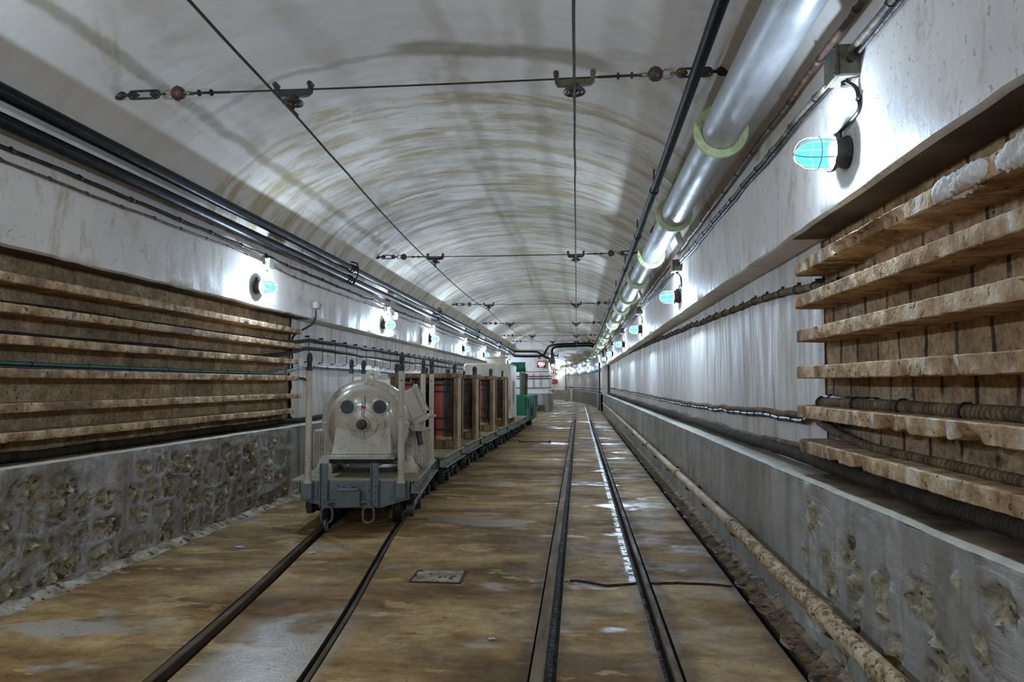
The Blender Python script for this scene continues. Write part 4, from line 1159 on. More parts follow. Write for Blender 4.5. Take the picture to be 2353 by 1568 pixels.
# ------------------------------------------------------------------ train
ZD = .42
def wagon(label, loc, rz, L, full=True, posts=True, group='flat wagons of the train'):
    t = thing('flat_wagon', label, 'wagon', loc, rz, group)
    W = .53
    m = MB(); m.box((0, L / 2, ZD - .010), (2 * W, L, .020), None, .003); m.build('deck_plate', MAT['checker'], t)
    # sole bars: web, rivets and lower flange
    for sx in (-1, 1):
        m = MB()
        m.box((sx * (W - .06), L / 2, .355), (.012, L - .02, .11), None, .002)
        m.box((sx * (W - .025), L / 2, .304), (.09, L - .02, .011), None, .002)
        y = .1
        while y < L - .05:
            m.sphere((sx * (W - .052), y, .375), .011, 8, (.6, 1, 1)); m.sphere((sx * (W - .02), y, .311), .009, 8, (1, 1, .6)); y += .15
            if full: m.sphere((sx * (W - .052), y - .07, .34), .011, 8, (.6, 1, 1))
        m.build('sole_bar', MAT['wagongrey'], t)
    # wheelsets with springs
    for ya in (.40, L - .40):
        m = MB(); m.cyl((-.42, ya, .155), (.42, ya, .155), .028, 12); m.build('axle', MAT['underframe'], t)
        for sx in (-1, 1):
            m = MB(); m.lathe([(.05, -.05), (.135, -.04), (.155, -.03), (.155, .02), (.175, .026), (.175, .04), (.15, .042), (.06, .03), (.05, .05)], (sx * .315, ya, .155), (-sx, 0, 0), 28, True); m.build('wheel', MAT['underframe'], t)
            m = MB(); m.box((sx * .415, ya, .155), (.09, .11, .11), None, .012); m.lathe([(.0, .0), (.045, 0), (.05, .01), (.05, .05), (.0, .055)], (sx * .455, ya, .155), (sx, 0, 0), 16); m.build('axle_box', MAT['underframe'], t)
            if full or sx > 0:
                for dy in (-.105, .105):
                    m = MB()
                    m.tube([(sx * .43 + .036 * math.cos(a), ya + dy + .036 * math.sin(a), .12 + .175 * a / (2 * PI * 6)) for a in [2 * PI * 6 * i / 72 for i in range(73)]], .0085, 6)
                    m.build('coil_spring', MAT['underframe'], t)
            m = MB()
            for dy in (-.17, .17): m.box((sx * .44, ya + dy, .215), (.05, .016, .19), None, .003)
            m.box((sx * .44, ya, .105), (.06, .30, .018), None, .004)
            m.build('spring_hanger', MAT['underframe'], t)
    # headstocks
    for yy, sg in ((0.0, -1), (L, 1)):
        if yy > 0 and not full: continue
        m = MB()
        m.prism([(-.455, .405), (.455, .405), (.455, .255), (.21, .185), (-.21, .185), (-.455, .255)], .022, R3(PI / 2), (0, yy + (.022 if sg < 0 else 0), 0))
        for (x, z) in ((-.145, .375), (-.045, .375), (.06, .375), (-.195, .325), (-.115, .335), (-.005, .335), (.065, .325), (.11, .325), (.065, .275), (-.31, .27), (.30, .27), (.325, .375), (.325, .33), (-.335, .365), (-.335, .31)):
            m.sphere((x, yy + sg * .002, z), .0125, 10, (1, .65, 1))
        m.box((.065, yy + sg * .004, .28), (.042, .012, .13), None, .003); m.box((-.335, yy + sg * .004, .335), (.06, .012, .10), None, .003)
        m.build('headstock', MAT['steelblue'], t)
        if sg < 0:
            for x in (-.255, .165):
                m = MB()
                m.box((x, -.014, .375), (.066, .010, .36), None, .002)
                for e in (-1, 1): m.box((x + e * .029, -.026, .375), (.009, .032, .36), None, .002)
                for z in (.375, .315, .25): m.sphere((x, -.022, z), .013, 10, (1, .7, 1))
                m.build('stake_channel', MAT['steelblue'], t)
            m = MB()
            m.prism([(-.10, 0), (-.10, -.085), (-.02, -.12), (.02, -.12), (.10, -.085), (.10, 0)], .125, None, (-.045, 0, .212))
            m.box((-.045, -.06, .345), (.17, .10, .02), None, .008)
            m.tube([(-.13, -.004, .345), (-.09, -.01, .372), (-.045, -.012, .358), (0, -.01, .372), (.04, -.004, .345)], .010, 6)
            m.build('buffer_block', MAT['steelblue'], t)
            for x, sgx in ((-.045 - .10, -1), (-.045 + .10, 1)):
                m = MB(); hx = x + sgx * .075
                m.tube([(x - sgx * .02, -.05, .240), (x + sgx * .04, -.055, .245)] + arc((x + sgx * .045, -.06, .217), .030, PI / 2, 0, 5, (sgx, 0, 0), (0, 0, 1)) + [(hx, -.065, .195)], .0125, 10)
                m.build('chain_hook', MAT['chain'], t)
                if yy == 0 and full:
                    m = MB(); oval(m, (hx - .004 * sgx, -.068, .143), (0, 0, 1), .135, .088, .0105, 20, up=(1, .25, 0)); m.build('chain_link', MAT['chain'], t)
                    if sgx < 0:
                        m = MB(); pts = []
                        for i in range(20):
                            a = 2 * PI * i / 20; X_ = math.copysign(.020, math.cos(a)) + .034 * math.cos(a)
                            pts.append(Vector((hx + .004, -.088 - .55 * X_ + .030 * math.sin(a), .058 + .80 * X_ + .012 * math.sin(a))))
                        m.tube(pts, .0105, 8, closed=True); m.build('chain_link', MAT['chain'], t)
    # posts with eyes
    if posts:
        for (x, y) in ((-.385, -.035), (.385, -.035), (-.385, L + .035), (.385, L + .035)):
            sg = -1 if y < 0 else 1
            m = MB(); m.box((x, y, .335), (.082, .065, .125), None, .004); m.box((x, y + sg * .0, .268), (.06, .05, .012), None, .002); m.build('post_socket', MAT['steelblue'], t)
            m = MB(); m.lathe([(.040, .395), (.036, .41), (.030, .43), (.0275, .46), (.026, 1.33)], (x, y, 0), (0, 0, 1), 16, False)
            po = m.build('stake_post', MAT['cream_post'], t, smooth=60)
            m = MB(); m.lathe([(.0265, 1.325), (.024, 1.36), (.018, 1.395)], (x, y, 0), (0, 0, 1), 14)
            # the eye: a forged oval ring seen nearly edge on
            pts = [Vector((x + .006 * math.cos(a), y + .014 * math.cos(a), 1.430 + .038 * math.sin(a))) for a in [2 * PI * i / 18 for i in range(18)]]
            m.tube(pts, .0155, 8, closed=True)
            m.build('post_eye', MAT['rust'] if False else MAT['blackiron'], po)
    return t

W1 = wagon('foremost flat wagon carrying the cream motor, with riveted front beam and chains', (-1.865, 5.80, 0), math.radians(6.4), 1.60)
# brake lever of the foremost wagon
m = MB(); m.box((.50, .62, .25), (.012, .95, .055), R3(math.radians(9), 0, math.radians(-4)), .003); m.build('brake_lever', MAT['wagongrey'], W1)
m = MB(); m.lathe([(0, 0), (.06, 0), (.065, .01), (.065, .06), (0, .065)], (.42, .10, .16), (1, 0, 0), 20); m.build('brake_drum', MAT['underframe'], W1)
W2 = wagon('second flat wagon, under the nearest timber crate', (-1.995, 7.68, 0), 0.0, 1.36)
W3 = wagon('third flat wagon, under the second timber crate', (-2.005, 9.22, 0), math.radians(-1.2), 1.40)
W4 = wagon('fourth flat wagon, under the third timber crate', (-1.968, 10.82, 0), math.radians(-1.5), 1.44)
W5 = wagon('fifth flat wagon, under the farthest timber crate', (-1.925, 12.46, 0), math.radians(-1.6), 1.36, full=False)
W6 = wagon('flat wagon under the big cream tank', (-1.875, 14.02, 0), math.radians(-1.0), 1.75, full=False, posts=False)
W7 = wagon('empty flat wagon between the tank and the green locomotive', (-1.84, 15.92, 0), math.radians(-.6), 1.75, full=False, posts=False)

# ---------------------------------------------------------------- the motor
def on_wagon(w, x, y, z=0):
    a = w.rotation_euler[2]; l = w.location
    return (l[0] + x * math.cos(a) - y * math.sin(a), l[1] + x * math.sin(a) + y * math.cos(a), z)
MZ = .865
mo = thing('electric_motor', 'big cream round electric motor with two mesh vents like eyes', 'motor', on_wagon(W1, .01, .42, ZD), math.radians(6.0))
def zz(z): return z - ZD
cz = MZ - ZD
m = MB()
m.lathe([(.32, .03), (.375, .03), (.392, .024), (.397, .012), (.397, -.05), (.385, -.055), (.37, -.06), (.37, -.085), (.395, -.09), (.395, -.13), (.36, -.14), (.36, -.52), (.30, -.58), (.12, -.62), (0, -.62)], (0, 0, cz), (0, -1, 0), 64, False)
m.build('motor_frame', MAT['cream'], mo, smooth=40)
m = MB()
for k in range(8):
    a = PI / 2 + 2 * PI * k / 8 + .0
    c = Vector((.362 * math.cos(a), -.028, cz + .362 * math.sin(a)))
    m.lathe([(.019, -.002), (.019, .004), (.012, .005), (.012, .011), (.006, .013), (0, .013)], c, (0, -1, 0), 12)
m.build('rim_bolt', MAT['cream'], mo)
m = MB()
m.lathe([(.345, .028), (.342, .045), (.325, .085), (.285, .118), (.23, .135), (.16, .142), (0, .142)], (0, 0, cz), (0, -1, 0), 64, False)
dome = m.build('dome_cover', MAT['cream'], mo, smooth=60)
m = MB()
m.lathe([(.128, .138), (.128, .158), (.122, .164), (.065, .168), (.062, .205), (.055, .212), (.028, .212)], (0, 0, cz), (0, -1, 0), 40, False)
for k in range(6):
    a = PI / 6 + PI / 3 * k
    m.lathe([(.015, .16), (.015, .172), (.010, .176), (0, .176)], (.100 * math.cos(a), 0, cz + .100 * math.sin(a)), (0, -1, 0), 12)
for a in (PI / 2, -PI / 2):
    m.box((0, -.172, cz + .092 * math.sin(a)), (.028, .022, .07), None, .006)
m.box((.135, -.15, cz + .005), (.05, .02, .012), None, .003); m.box((-.135, -.15, cz + .01), (.035, .02, .022), None, .004)
m.build('bearing_cap', MAT['cream'], mo)
m = MB(); m.lathe([(.028, .21), (.046, .212), (.046, .222), (.040, .226), (.040, .262), (.036, .268), (0, .268)], (0, 0, cz), (0, -1, 0), 22); m.box((0, -.262, cz + .024), (.012, .02, .03), None, .002); m.build('shaft_end', MAT['rust'], mo)
m = MB(); m.lathe([(.018, 0), (.013, .06), (.009, .10), (0, .10)], (0, -.148, cz + .155), (0, .0, 1), 12); m.build('oil_filler', MAT['cream'], mo)
m = MB(); m.lathe([(.012, 0), (.018, 0), (.018, .022), (.012, .022)], (0, -.150, cz + .137), (0, 0, 1), 14); m.build('filler_ring', MAT['redpaint'], mo)
m = MB(); m.sphere((.0, -.165, cz - .172), .014, 8, (.8, .8, 1.5)); m.cyl((0, -.16, cz - .125), (0, -.165, cz - .17), .006, 8); m.build('drain_plug', MAT['rust'], mo)
for sx in (-1, 1):
    vx, vzz = sx * .142, cz + .148
    m = MB(); m.lathe([(.060, .110), (.060, .147), (.066, .150), (.080, .147), (.082, .125)], (vx, 0, vzz), (0, -1, 0), 32, False)
    for k in range(4):
        a = PI / 2 * k; m.lathe([(.007, .146), (.007, .152), (0, .153)], (vx + .0735 * math.cos(a), 0, vzz + .0735 * math.sin(a)), (0, -1, 0), 8)
    vo = m.build('vent_ring', MAT['cream'], mo)
    m = MB(); m.lathe([(0, .144), (.061, .144)], (vx, 0, vzz), (0, -1, 0), 24, False); m.build('vent_opening', MAT['dark'], vo, recalc=False)
    m = MB(); rnd = .15 if sx < 0 else 0
    for i in range(-4, 5):
        h = math.sqrt(max(0, .060 ** 2 - (i * .0135) ** 2))
        for (ux, uz) in ((math.cos(rnd), math.sin(rnd)), (-math.sin(rnd), math.cos(rnd))):
            px, pz = -uz * i * .0135, ux * i * .0135
            m.cyl((vx + px - ux * h, -.1475, vzz + pz - uz * h), (vx + px + ux * h, -.1475, vzz + pz + uz * h), .0021, 5)
    m.build('vent_mesh', MAT['meshwire'], vo)
# hood below the shaft, open underneath
m = MB()
zt, zb = cz - .03, cz - .285
o8 = [(-.235, -.135, zt), (.235, -.135, zt), (.235, .0, zt), (-.235, .0, zt), (-.262, -.215, zb), (.262, -.215, zb), (.262, .0, zb), (-.262, .0, zb)]
m.add(o8, [(0, 1, 2, 3), (0, 4, 5, 1), (1, 5, 6, 2), (3, 7, 4, 0)])
lip = [(-.285, -.238), (.285, -.238), (.285, .0), (.262, .0), (.262, -.215), (-.262, -.215), (-.262, .0), (-.285, .0)]
m.prism(lip, .022, None, (0, 0, zb - .012))
hood = m.build('air_hood', MAT['cream'], mo, smooth=30)
m = MB(); m.add([(-.262, -.215, zb + .03), (.262, -.215, zb + .03), (.262, 0, zb + .03), (-.262, 0, zb + .03)], [(0, 1, 2, 3)]); m.prism([(-.275, -.228), (.275, -.228), (.275, .0), (.25, .0), (.25, -.2), (-.25, -.2), (-.25, .0), (-.275, .0)], .035, None, (0, 0, zb - .047)); m.build('hood_shade', MAT['dark'], hood, smooth=0)  # black sheet and rim put in for the shade under the hood
# ribbed body and feet
m = MB()
m.box((0, .36, cz - .225), (1.0, .50, .31), None, .012)
for sx in (-1, 1):
    for k in range(5): m.box((sx * .503, .16 + .10 * k, cz - .235), (.022, .022, .33), None, .004)
for k in range(4):
    for sx in (-1, 1): m.box((sx * (.42 + .022 * k), .105, cz - .235), (.010, .02, .33), None, .003)
m.build('ribbed_housing', MAT['cream'], mo)
for (x, y) in ((-.40, .10), (.40, .10), (-.40, .50), (.40, .50)):
    sg = 1 if x > 0 else -1
    m = MB()
    m.prism([(x - sg * .10, -.10), (x + sg * .06, -.10), (x + sg * .06, .10), (x - sg * .10, .10)] if sg > 0 else [(x - .06, -.10), (x + .10, -.10), (x + .10, .10), (x - .06, .10)], .05, None, (0, y, .002))
    vs = [(x - sg * .09, y - .09, .05), (x + sg * .05, y - .09, .05), (x + sg * .05, y + .09, .05), (x - sg * .09, y + .09, .05), (x - sg * .08, y - .05, .15), (x + sg * .01, y - .05, .15), (x + sg * .01, y + .05, .15), (x - sg * .08, y + .05, .15)]
    m.add(vs, [(0, 1, 5, 4), (1, 2, 6, 5), (2, 3, 7, 6), (3, 0, 4, 7), (4, 5, 6, 7)])
    m.lathe([(.022, .05), (.022, .075), (0, .078)], (x + sg * .035, y - .055, 0), (0, 0, 1), 6)
    m.build('mounting_foot', MAT['cream'], mo)
# lifting eye
m = MB()
out_ = [(-.066, .0), (-.060, .045), (-.045, .075), (-.02, .092), (.02, .092), (.045, .075), (.060, .045), (.066, .0)]
ring = [(.027 * math.cos(a), .045 + .027 * math.sin(a)) for a in [2 * PI * i / 16 for i in range(16)]]
n = 24
oo = [];
for i in range(n):
    a = -PI / 2 + 2 * PI * i / n; oo.append((.067 * math.cos(a), max(-.005, .045 + .054 * math.sin(a))))
vs = []; fs = []
for yv in (-.022, .022):
    for i in range(n):
        a = -PI / 2 + 2 * PI * i / n
        vs.append((oo[i][0], yv, oo[i][1])); vs.append((.021 * math.cos(a), yv, .045 + .021 * math.sin(a)))
for i in range(n):
    j = (i + 1) % n
    fs += [(2*i, 2*j, 2*j+1, 2*i+1), (2*n+2*i, 2*n+2*i+1, 2*n+2*j+1, 2*n+2*j), (2*i, 2*n+2*i, 2*n+2*j, 2*j), (2*i+1, 2*j+1, 2*n+2*j+1, 2*n+2*i+1)]
m.add(vs, fs, None, (.03, .12, cz + .385))
m.build('lifting_eye', MAT['cream'], mo, smooth=50)
# tilted terminal box on the right flank
m = MB(); rt = R3(0, math.radians(-25), 0)
bc = Vector((.415, .06, cz + .175))
def tb(x, y, z): return bc + rt @ Vector((x, y, z))
m.box(bc, (.125, .17, .27), rt, .008)
m.box(tb(-.10, 0, -.03), (.08, .14, .22), rt, .006)
tbx = m.build('terminal_box', MAT['cream'], mo)
m = MB()
m.box(tb(.070, 0, .02), (.018, .19, .25), rt, .004)
for (dy, dz, sy, sz) in ((-.082, .02, .025, .27), (.082, .02, .025, .27), (0, .135, .19, .025), (0, -.095, .19, .025)): m.box(tb(.084, dy, dz), (.016, sy, sz), rt, .003)
m.build('box_cover', MAT['cream'], tbx)
m = MB()
for k in range(4): m.cyl(tb(.05 + .0 * k, -.065 + .035 * k, -.15), tb(.135, -.075 + .035 * k, -.185), .010, 8)
m.box(tb(.035, -.02, -.16), (.10, .14, .05), rt, .006)
m.build('cable_plug', MAT['cream'], tbx)
m = MB(); q = bc + Vector((.045, -.02, -.245)); m.lathe([(.055, .0), (.062, .0), (.062, .012), (.052, .016), (.052, .06), (.060, .064), (.060, .12), (.0, .12)], q, (0, 0, 1), 22); m.build('gland_body', MAT['cream'], tbx)
m = MB(); m.tube([q + Vector((0, 0, .01)), q + Vector((.012, 0, -.06)), q + Vector((.03, -.01, -.125))], .026, 14); m.build('cable_stub', MAT['rubber'], tbx)

# ---------------------------------------------------------------- timber crates with red cylinders
def crate(label, loc, rz, k):
    t = thing('timber_crate', label, 'crate', loc, rz, 'timber crates on the flat wagons')
    Wc, D, H = .86, .46, .93
    def beam(nm, c, d, mat=MAT['wood']):
        mm = MB(); mm.box(c, d, None, .004)
        for s in (-1, 1): mm.sphere((c[0] + s * d[0] * .4, c[1] - d[1] / 2, c[2]), .006, 6)
        return mm.build(nm, mat, t)
    for sx in (-1, 1):
        beam('crate_post', (sx * (Wc / 2 - .03), .045, H / 2), (.045, .05, H), MAT['wood'])
        for j in range(2): beam('crate_post', (sx * (Wc / 2 - .03), .14 + .12 * j, H / 2), (.05, .075, H), MAT['woodlight'])
        beam('crate_post', (sx * (Wc / 2 - .03), D - .03, H / 2), (.06, .06, H), MAT['wood'])
        beam('side_rail', (sx * (Wc / 2 - .03), D / 2, H - .03), (.058, D, .05))
    beam('crate_post', (-.02, .03, H / 2), (.06, .045, H), MAT['wood'])
    beam('top_rail', (0, .020, H - .03), (Wc + .02, .045, .05)); beam('top_rail', (0, D - .03, H - .035), (Wc, .05, .065))
    beam('base_beam', (.02, .09, .05), (.70, .09, .095), MAT['wood']); beam('base_beam', (0, D - .1, .05), (Wc, .09, .095), MAT['wood'])
    mm = MB()
    for j in range(6): mm.box((-Wc / 2 + .10 + j * .132, D + .004, H * .52), (.124, .018, H * .86), None, .003)
    mm.build('back_board', MAT['wooddark'], t)
    return t
def cylinder(label, loc, rz, red=True):
    t = thing('coil_cylinder', label, 'cylinder', loc, rz, 'red cylinders in the crates')
    m = MB(); m.lathe([(0, .05), (.138, .05), (.138, .72), (0, .72)], (0, 0, 0), (0, 0, 1), 36); m.build('cylinder_shell', MAT['redcyl'], t, smooth=40)
    m = MB(); m.lathe([(0, 0), (.148, 0), (.148, .05), (0, .05)], (0, 0, 0), (0, 0, 1), 36); m.build('base_ring', MAT['woodlight'], t, smooth=40)
    # dark slats round the right half
    m = MB()
    for k in range(9):
        a = math.radians(-82 + k * 18)
        m.box((.146 * math.cos(a), .146 * math.sin(a), .39), (.02, .040, .70), R3(0, 0, a), .004)
    m.build('slat_jacket', MAT['wooddark'], t)
    for z in (.685, .60, .27, .13):
        m = MB(); m.tube(arc((0, 0, z), .162, 0, 2 * PI, 28, (1, 0, 0), (0, 1, 0))[:-1], .0085, 6, closed=True)
        for k in range(10):
            a = 2 * PI * k / 10; m.sphere((.171 * math.cos(a), .171 * math.sin(a), z), .011, 6)
        m.build('clamp_band', MAT['blackiron'], t)
    return t
CR = [(W2, .90, 'nearest timber crate, behind the cream motor'), (W3, .86, 'second timber crate along the train'), (W4, .95, 'third timber crate along the train'), (W5, .88, 'farthest timber crate, in front of the cream tank')]
cyl0 = None
for k, (w, y, lab) in enumerate(CR):
    crate(lab, on_wagon(w, .08, y, ZD + .002), w.rotation_euler[2], k)
    for j, x in enumerate((-.165, .235)):
        l2 = 'red banded cylinder at the %s of the %s timber crate' % (('left', 'right')[j], ['nearest', 'second', 'third', 'farthest'][k])
        p = on_wagon(w, .08 + x, y + .235, ZD + .105)
        if cyl0 is None: cyl0 = cylinder(l2, p, w.rotation_euler[2])
        else: copy_tree(cyl0, p, w.rotation_euler[2], l2, 'red cylinders in the crates')
        bt = thing('timber_chock', 'timber chock block under the red cylinder at the %s of the %s crate' % (('left', 'right')[j], ['nearest', 'second', 'third', 'farthest'][k]), 'timber block', on_wagon(w, .08 + x, y + .235, ZD + .003), w.rotation_euler[2], 'chock blocks in the crates')
        m = MB(); m.box((0, 0, .05), (.24, .24, .10), None, .005); m.build('block', MAT['wood'], bt)

# ---------------------------------------------------------------- tank
tk = thing('cream_tank', 'large cream box tank with rounded edges and a round lid', 'tank', on_wagon(W6, .02, .12, ZD + .002), math.radians(-1.0))
m = MB()
def rrect(w, d, r, n=6):
    P = []
    for (cx, cy, a0) in ((w/2 - r, d/2 - r, 0), (-w/2 + r, d/2 - r, PI/2), (-w/2 + r, -d/2 + r, PI), (w/2 - r, -d/2 + r, 3*PI/2)):
        P += [(cx + r * math.cos(a0 + PI/2 * i / n), cy + r * math.sin(a0 + PI/2 * i / n)) for i in range(n + 1)]
    return P
TW, TD = .96, 1.25
lev = [(0, 0.0), (0, .04), (.0, 1.05)] + [(.06 - .06 * math.cos(a), 1.05 + .06 * math.sin(a)) for a in (PI/8, PI/4, 3*PI/8, PI/2)]
Rg = []
for (ins, z) in lev: Rg.append([(x * (1 - ins * 2 / TW), y * (1 - ins * 2 / TD) + TD / 2, z + .10) for (x, y) in rrect(TW, TD, .06)])
vs = [p for r in Rg for p in r]; n = len(Rg[0]); fs = []
for i in range(len(Rg) - 1):
    for j in range(n): fs.append((i*n + j, i*n + (j+1) % n, (i+1)*n + (j+1) % n, (i+1)*n + j))
fs.append(tuple(range(n))[::-1]); fs.append(tuple((len(Rg)-1)*n + j for j in range(n)))
m.add(vs, fs); m.build('tank_body', MAT['tank'], tk, smooth=40)
m = MB(); m.lathe([(0, 1.20), (.20, 1.20), (.20, 1.33), (.25, 1.335), (.255, 1.345), (.255, 1.362), (.0, 1.368)], (.12, .60, 0), (0, 0, 1), 36)
for k in range(12): m.lathe([(.012, 1.36), (.012, 1.375), (0, 1.376)], (.12 + .232 * math.cos(k * PI / 6), .60 + .232 * math.sin(k * PI / 6), 0), (0, 0, 1), 6)
m.build('tank_lid', MAT['tank'], tk)
m = MB(); m.box((TW / 2 + .012, .55, .62), (.025, .06, .46), None, .008); m.build('level_gauge', MAT['greybox'], tk)
for y in (.2, 1.05):
    m = MB(); m.box((0, y, .05), (TW - .06, .12, .10), None, .005); m.build('bearer_beam', MAT['wood'], tk)

# ---------------------------------------------------------------- green locomotive
lo = thing('green_locomotive', 'dark green mine locomotive at the head of the train', 'locomotive', (-1.88, 18.35, 0), math.radians(-2.6))
LW = .46
m = MB()
m.box((0, 1.55, .55), (2 * LW, 3.1, .72), None, .02)
hb = m.build('loco_body', MAT['green'], lo)
m = MB()
for y in (.5, 1.05, 1.6, 2.15, 2.7): m.box((LW + .012, y, .55), (.03, .45, .66), None, .008)
for y in (.35, 2.75): m.box((LW + .03, y, .84), (.07, .26, .10), None, .012); m.box((LW + .03, y, .68), (.05, .10, .24), None, .012)
m.build('side_panel', MAT['green'], lo)
m = MB()
for (y, z, h) in ((1.25, .42, .42), (1.55, .42, .26), (1.85, .42, .46), (.75, .68, .26)): m.box((LW + .034, y, z), (.012, .10, h))
m.build('side_slot', MAT['dark'], lo, smooth=0)
m = MB(); m.box((0, -.03, .62), (2 * LW + .02, .05, .62), None, .01)
for x in (-.3, 0, .3): m.box((x, -.06, .62), (.16, .02, .50), None, .006)
m.build('end_plate', MAT['green'], lo)
m = MB(); m.box((0, -.1, .30), (.7, .12, .12), None, .01); m.build('buffer_beam', MAT['underframe'], lo)
for (x, y) in ((-.40, .12), (.36, .12), (.36, .95), (-.40, .95)):
    m = MB(); m.box((x, y, 1.22), (.05, .05, .72), None, .004); m.build('cab_post', MAT['wagongrey'], lo)
m = MB(); m.lathe([(0, -.02), (.10, -.01), (.125, .02), (.125, .36), (.11, .39), (0, .40)], (.10, .15, 1.66), (1, 0, 0), 24); m.build('head_lamp', MAT['green'], lo)
m = MB(); m.tube([(.40, .25, .9), (.40, .25, 1.50)], .035, 10); m.box((.42, .25, 1.30), (.06, .06, .10), None, .01); m.build('hand_brake_column', MAT['green'], lo)
for y in (.7, 2.3):
    m = MB(); m.cyl((-.40, y, .2), (.40, y, .2), .19, 24); m.build('wheelset', MAT['underframe'], lo)
bx = thing('brown_drum', 'tall narrow brown drum standing upright on the green locomotive', 'drum', (-1.50, 19.25, .91), 0)
m = MB(); m.lathe([(0, 0), (.10, 0), (.105, .02), (.105, .40), (.115, .41), (.115, .55), (.125, .56), (.125, .58), (0, .58)], (0, 0, 0), (0, 0, 1), 24); m.build('drum_body', MAT['rust'], bx)
m = MB()
for z in (.14, .30): m.lathe([(.106, z - .008), (.112, z), (.106, z + .008)], (0, 0, 0), (0, 0, 1), 24, False)
m.build('drum_hoop', MAT['wood'], bx)
# ------------------------------------------------------------------ far end fittings
def curve_pipe(name, label, pts, r, mat, cat='pipe', n=12, smoothn=5):
    V = [Vector(p) for p in pts]; o = V[0]; q = []
    for i in range(len(V) - 1):
        a = V[max(i - 1, 0)]; b = V[i]; c = V[i + 1]; d = V[min(i + 2, len(V) - 1)]
        for k in range(smoothn):
            s = k / smoothn
            q.append(.5 * ((2 * b) + (c - a) * s + (2 * a - 5 * b + 4 * c - d) * s * s + (3 * b - a - 3 * c + d) * s ** 3) - o)
    q.append(V[-1] - o)
    t = thing(name, label, cat, o)
    m = MB(); m.tube(q, r, n); m.build('pipe_run' if cat == 'pipe' else 'cable_run', mat, t, smooth=70)
    return t, q
curve_pipe('black_pipe', 'upper black pipe turning across the far end wall into the narrow gallery', [(-2.975, 31.0, 2.735), (-2.93, 31.6, 2.71), (-2.75, 31.85, 2.67), (-1.95, 31.85, 2.66), (-1.75, 31.82, 2.58), (-1.5, 31.80, 2.42), (-1.27, 31.95, 2.34), (-1.18, 33.0, 2.30), (-1.25, 37, 2.2)], .045, MAT['blackpipe'])
curve_pipe('black_pipe', 'lower black pipe crossing the end wall and rising over the narrow gallery mouth', [(-3.005, 31.0, 2.598), (-2.95, 31.6, 2.52), (-2.8, 31.80, 2.46), (-1.9, 31.78, 2.45), (-1.58, 31.55, 2.50), (-1.42, 31.2, 2.70), (-1.28, 30.8, 2.84), (-1.0, 30.3, 2.89), (-.2, 29.7, 2.90), (.45, 29.2, 2.885), (.64, 29.12, 2.80)], .048, MAT['blackpipe'])
curve_pipe('black_pipe', 'black crossing pipe beneath the thicker one, ending at the valve', [(-1.14, 30.5, 2.50), (-1.14, 30.5, 2.66), (-1.06, 30.42, 2.77), (-.85, 30.25, 2.80), (-.2, 29.85, 2.81), (.40, 29.45, 2.80), (.60, 29.3, 2.74)], .050, MAT['blackpipe'])
t = thing('pipe_valve', 'black valve with a round brown disc hanging at the gallery mouth', 'valve', (-1.14, 30.5, 2.50))
m = MB(); m.lathe([(.05, .04), (.11, .03), (.11, 0), (.07, -.02), (.07, -.14), (.11, -.16), (.11, -.19), (.05, -.20)], (0, 0, 0), (0, 0, 1), 20); m.cyl((.05, 0, -.08), (.24, -.02, -.08), .03, 10); m.build('valve_body', MAT['blackiron'], t)
m = MB(); m.tube(arc((.25, -.02, -.08), .10, 0, 2 * PI, 18, (0, 1, 0), (0, 0, 1))[:-1], .014, 6, closed=True); m.cyl((.25, -.12, -.08), (.25, .08, -.08), .01, 6); m.cyl((.25, -.02, -.18), (.25, -.02, .02), .01, 6); m.build('hand_wheel', MAT['blackiron'], t)
m = MB(); m.lathe([(0, 0), (.13, .0), (.14, .02), (.14, .05), (0, .055)], (-.01, -.06, -.30), (0, -1, 0), 24); m.box((-.01, -.04, -.2), (.05, .04, .12), None, .01); m.build('round_disc', MAT['brassy'], t)
td2, q = curve_pipe('silver_duct', 'continuation of the silver duct curving through the narrow far gallery', [(.845, 31.5, 2.712), (.82, 33, 2.68), (.70, 36, 2.62), (.48, 41, 2.56), (.05, 46, 2.52), (-.60, 50, 2.48), (-1.25, 53, 2.45)], .112, MAT['silver'], 'duct', 24)
for k in range(3, len(q) - 1, 3):
    d = (q[k + 1] - q[k - 1]).normalized()
    m = MB(); m.lathe([(.113, -.014), (.158, -.014), (.158, .014), (.113, .014)], q[k], d, 28, False); m.build('flange', MAT['flange'], td2, smooth=30)

# far lamps along the outer wall of the curve
for k, (y, lab) in enumerate(((35.5, 'tiny distant lamp just beyond the corner at the end of the right wall'), (43.0, 'tiny distant lamp on the curving gallery wall, second past the corner'), (47.3, 'tiny distant lamp on the curving gallery wall, third past the corner'), (51.0, 'tiny distant lamp on the curving gallery wall, fourth past the corner'), (53.2, 'tiny distant lamp at the end of the curving gallery, left of the others'))):
    x, yy, a = far_outer(y)
    place_lamp(x, yy, 2.17, True, lab, 'lamps of the far gallery', a)
place_lamp(-1.36, 33.6, 2.10, False, 'tiny distant lamp behind the left pillar, beside the red lit sign', 'lamps of the far gallery', PI)
for zc, r_, lab in ((1.93, .022, 'upper black cable along the curving far wall'), (1.85, .02, 'second black cable along the curving far wall'), (.98, .022, 'wavy cable above the cement on the curving far wall'), (.80, .024, 'thick cable on the cement ledge of the curving far wall')):
    pts = []
    for y in frange(33, 53.5, 2.0):
        x, yy, a = far_outer(y, .04); pts.append((x, yy, zc + .02 * FB(y, zc, 0, 3)))
    curve_pipe('far_cable', lab, pts, r_, MAT['blackiron'], 'cable', 6, 3)

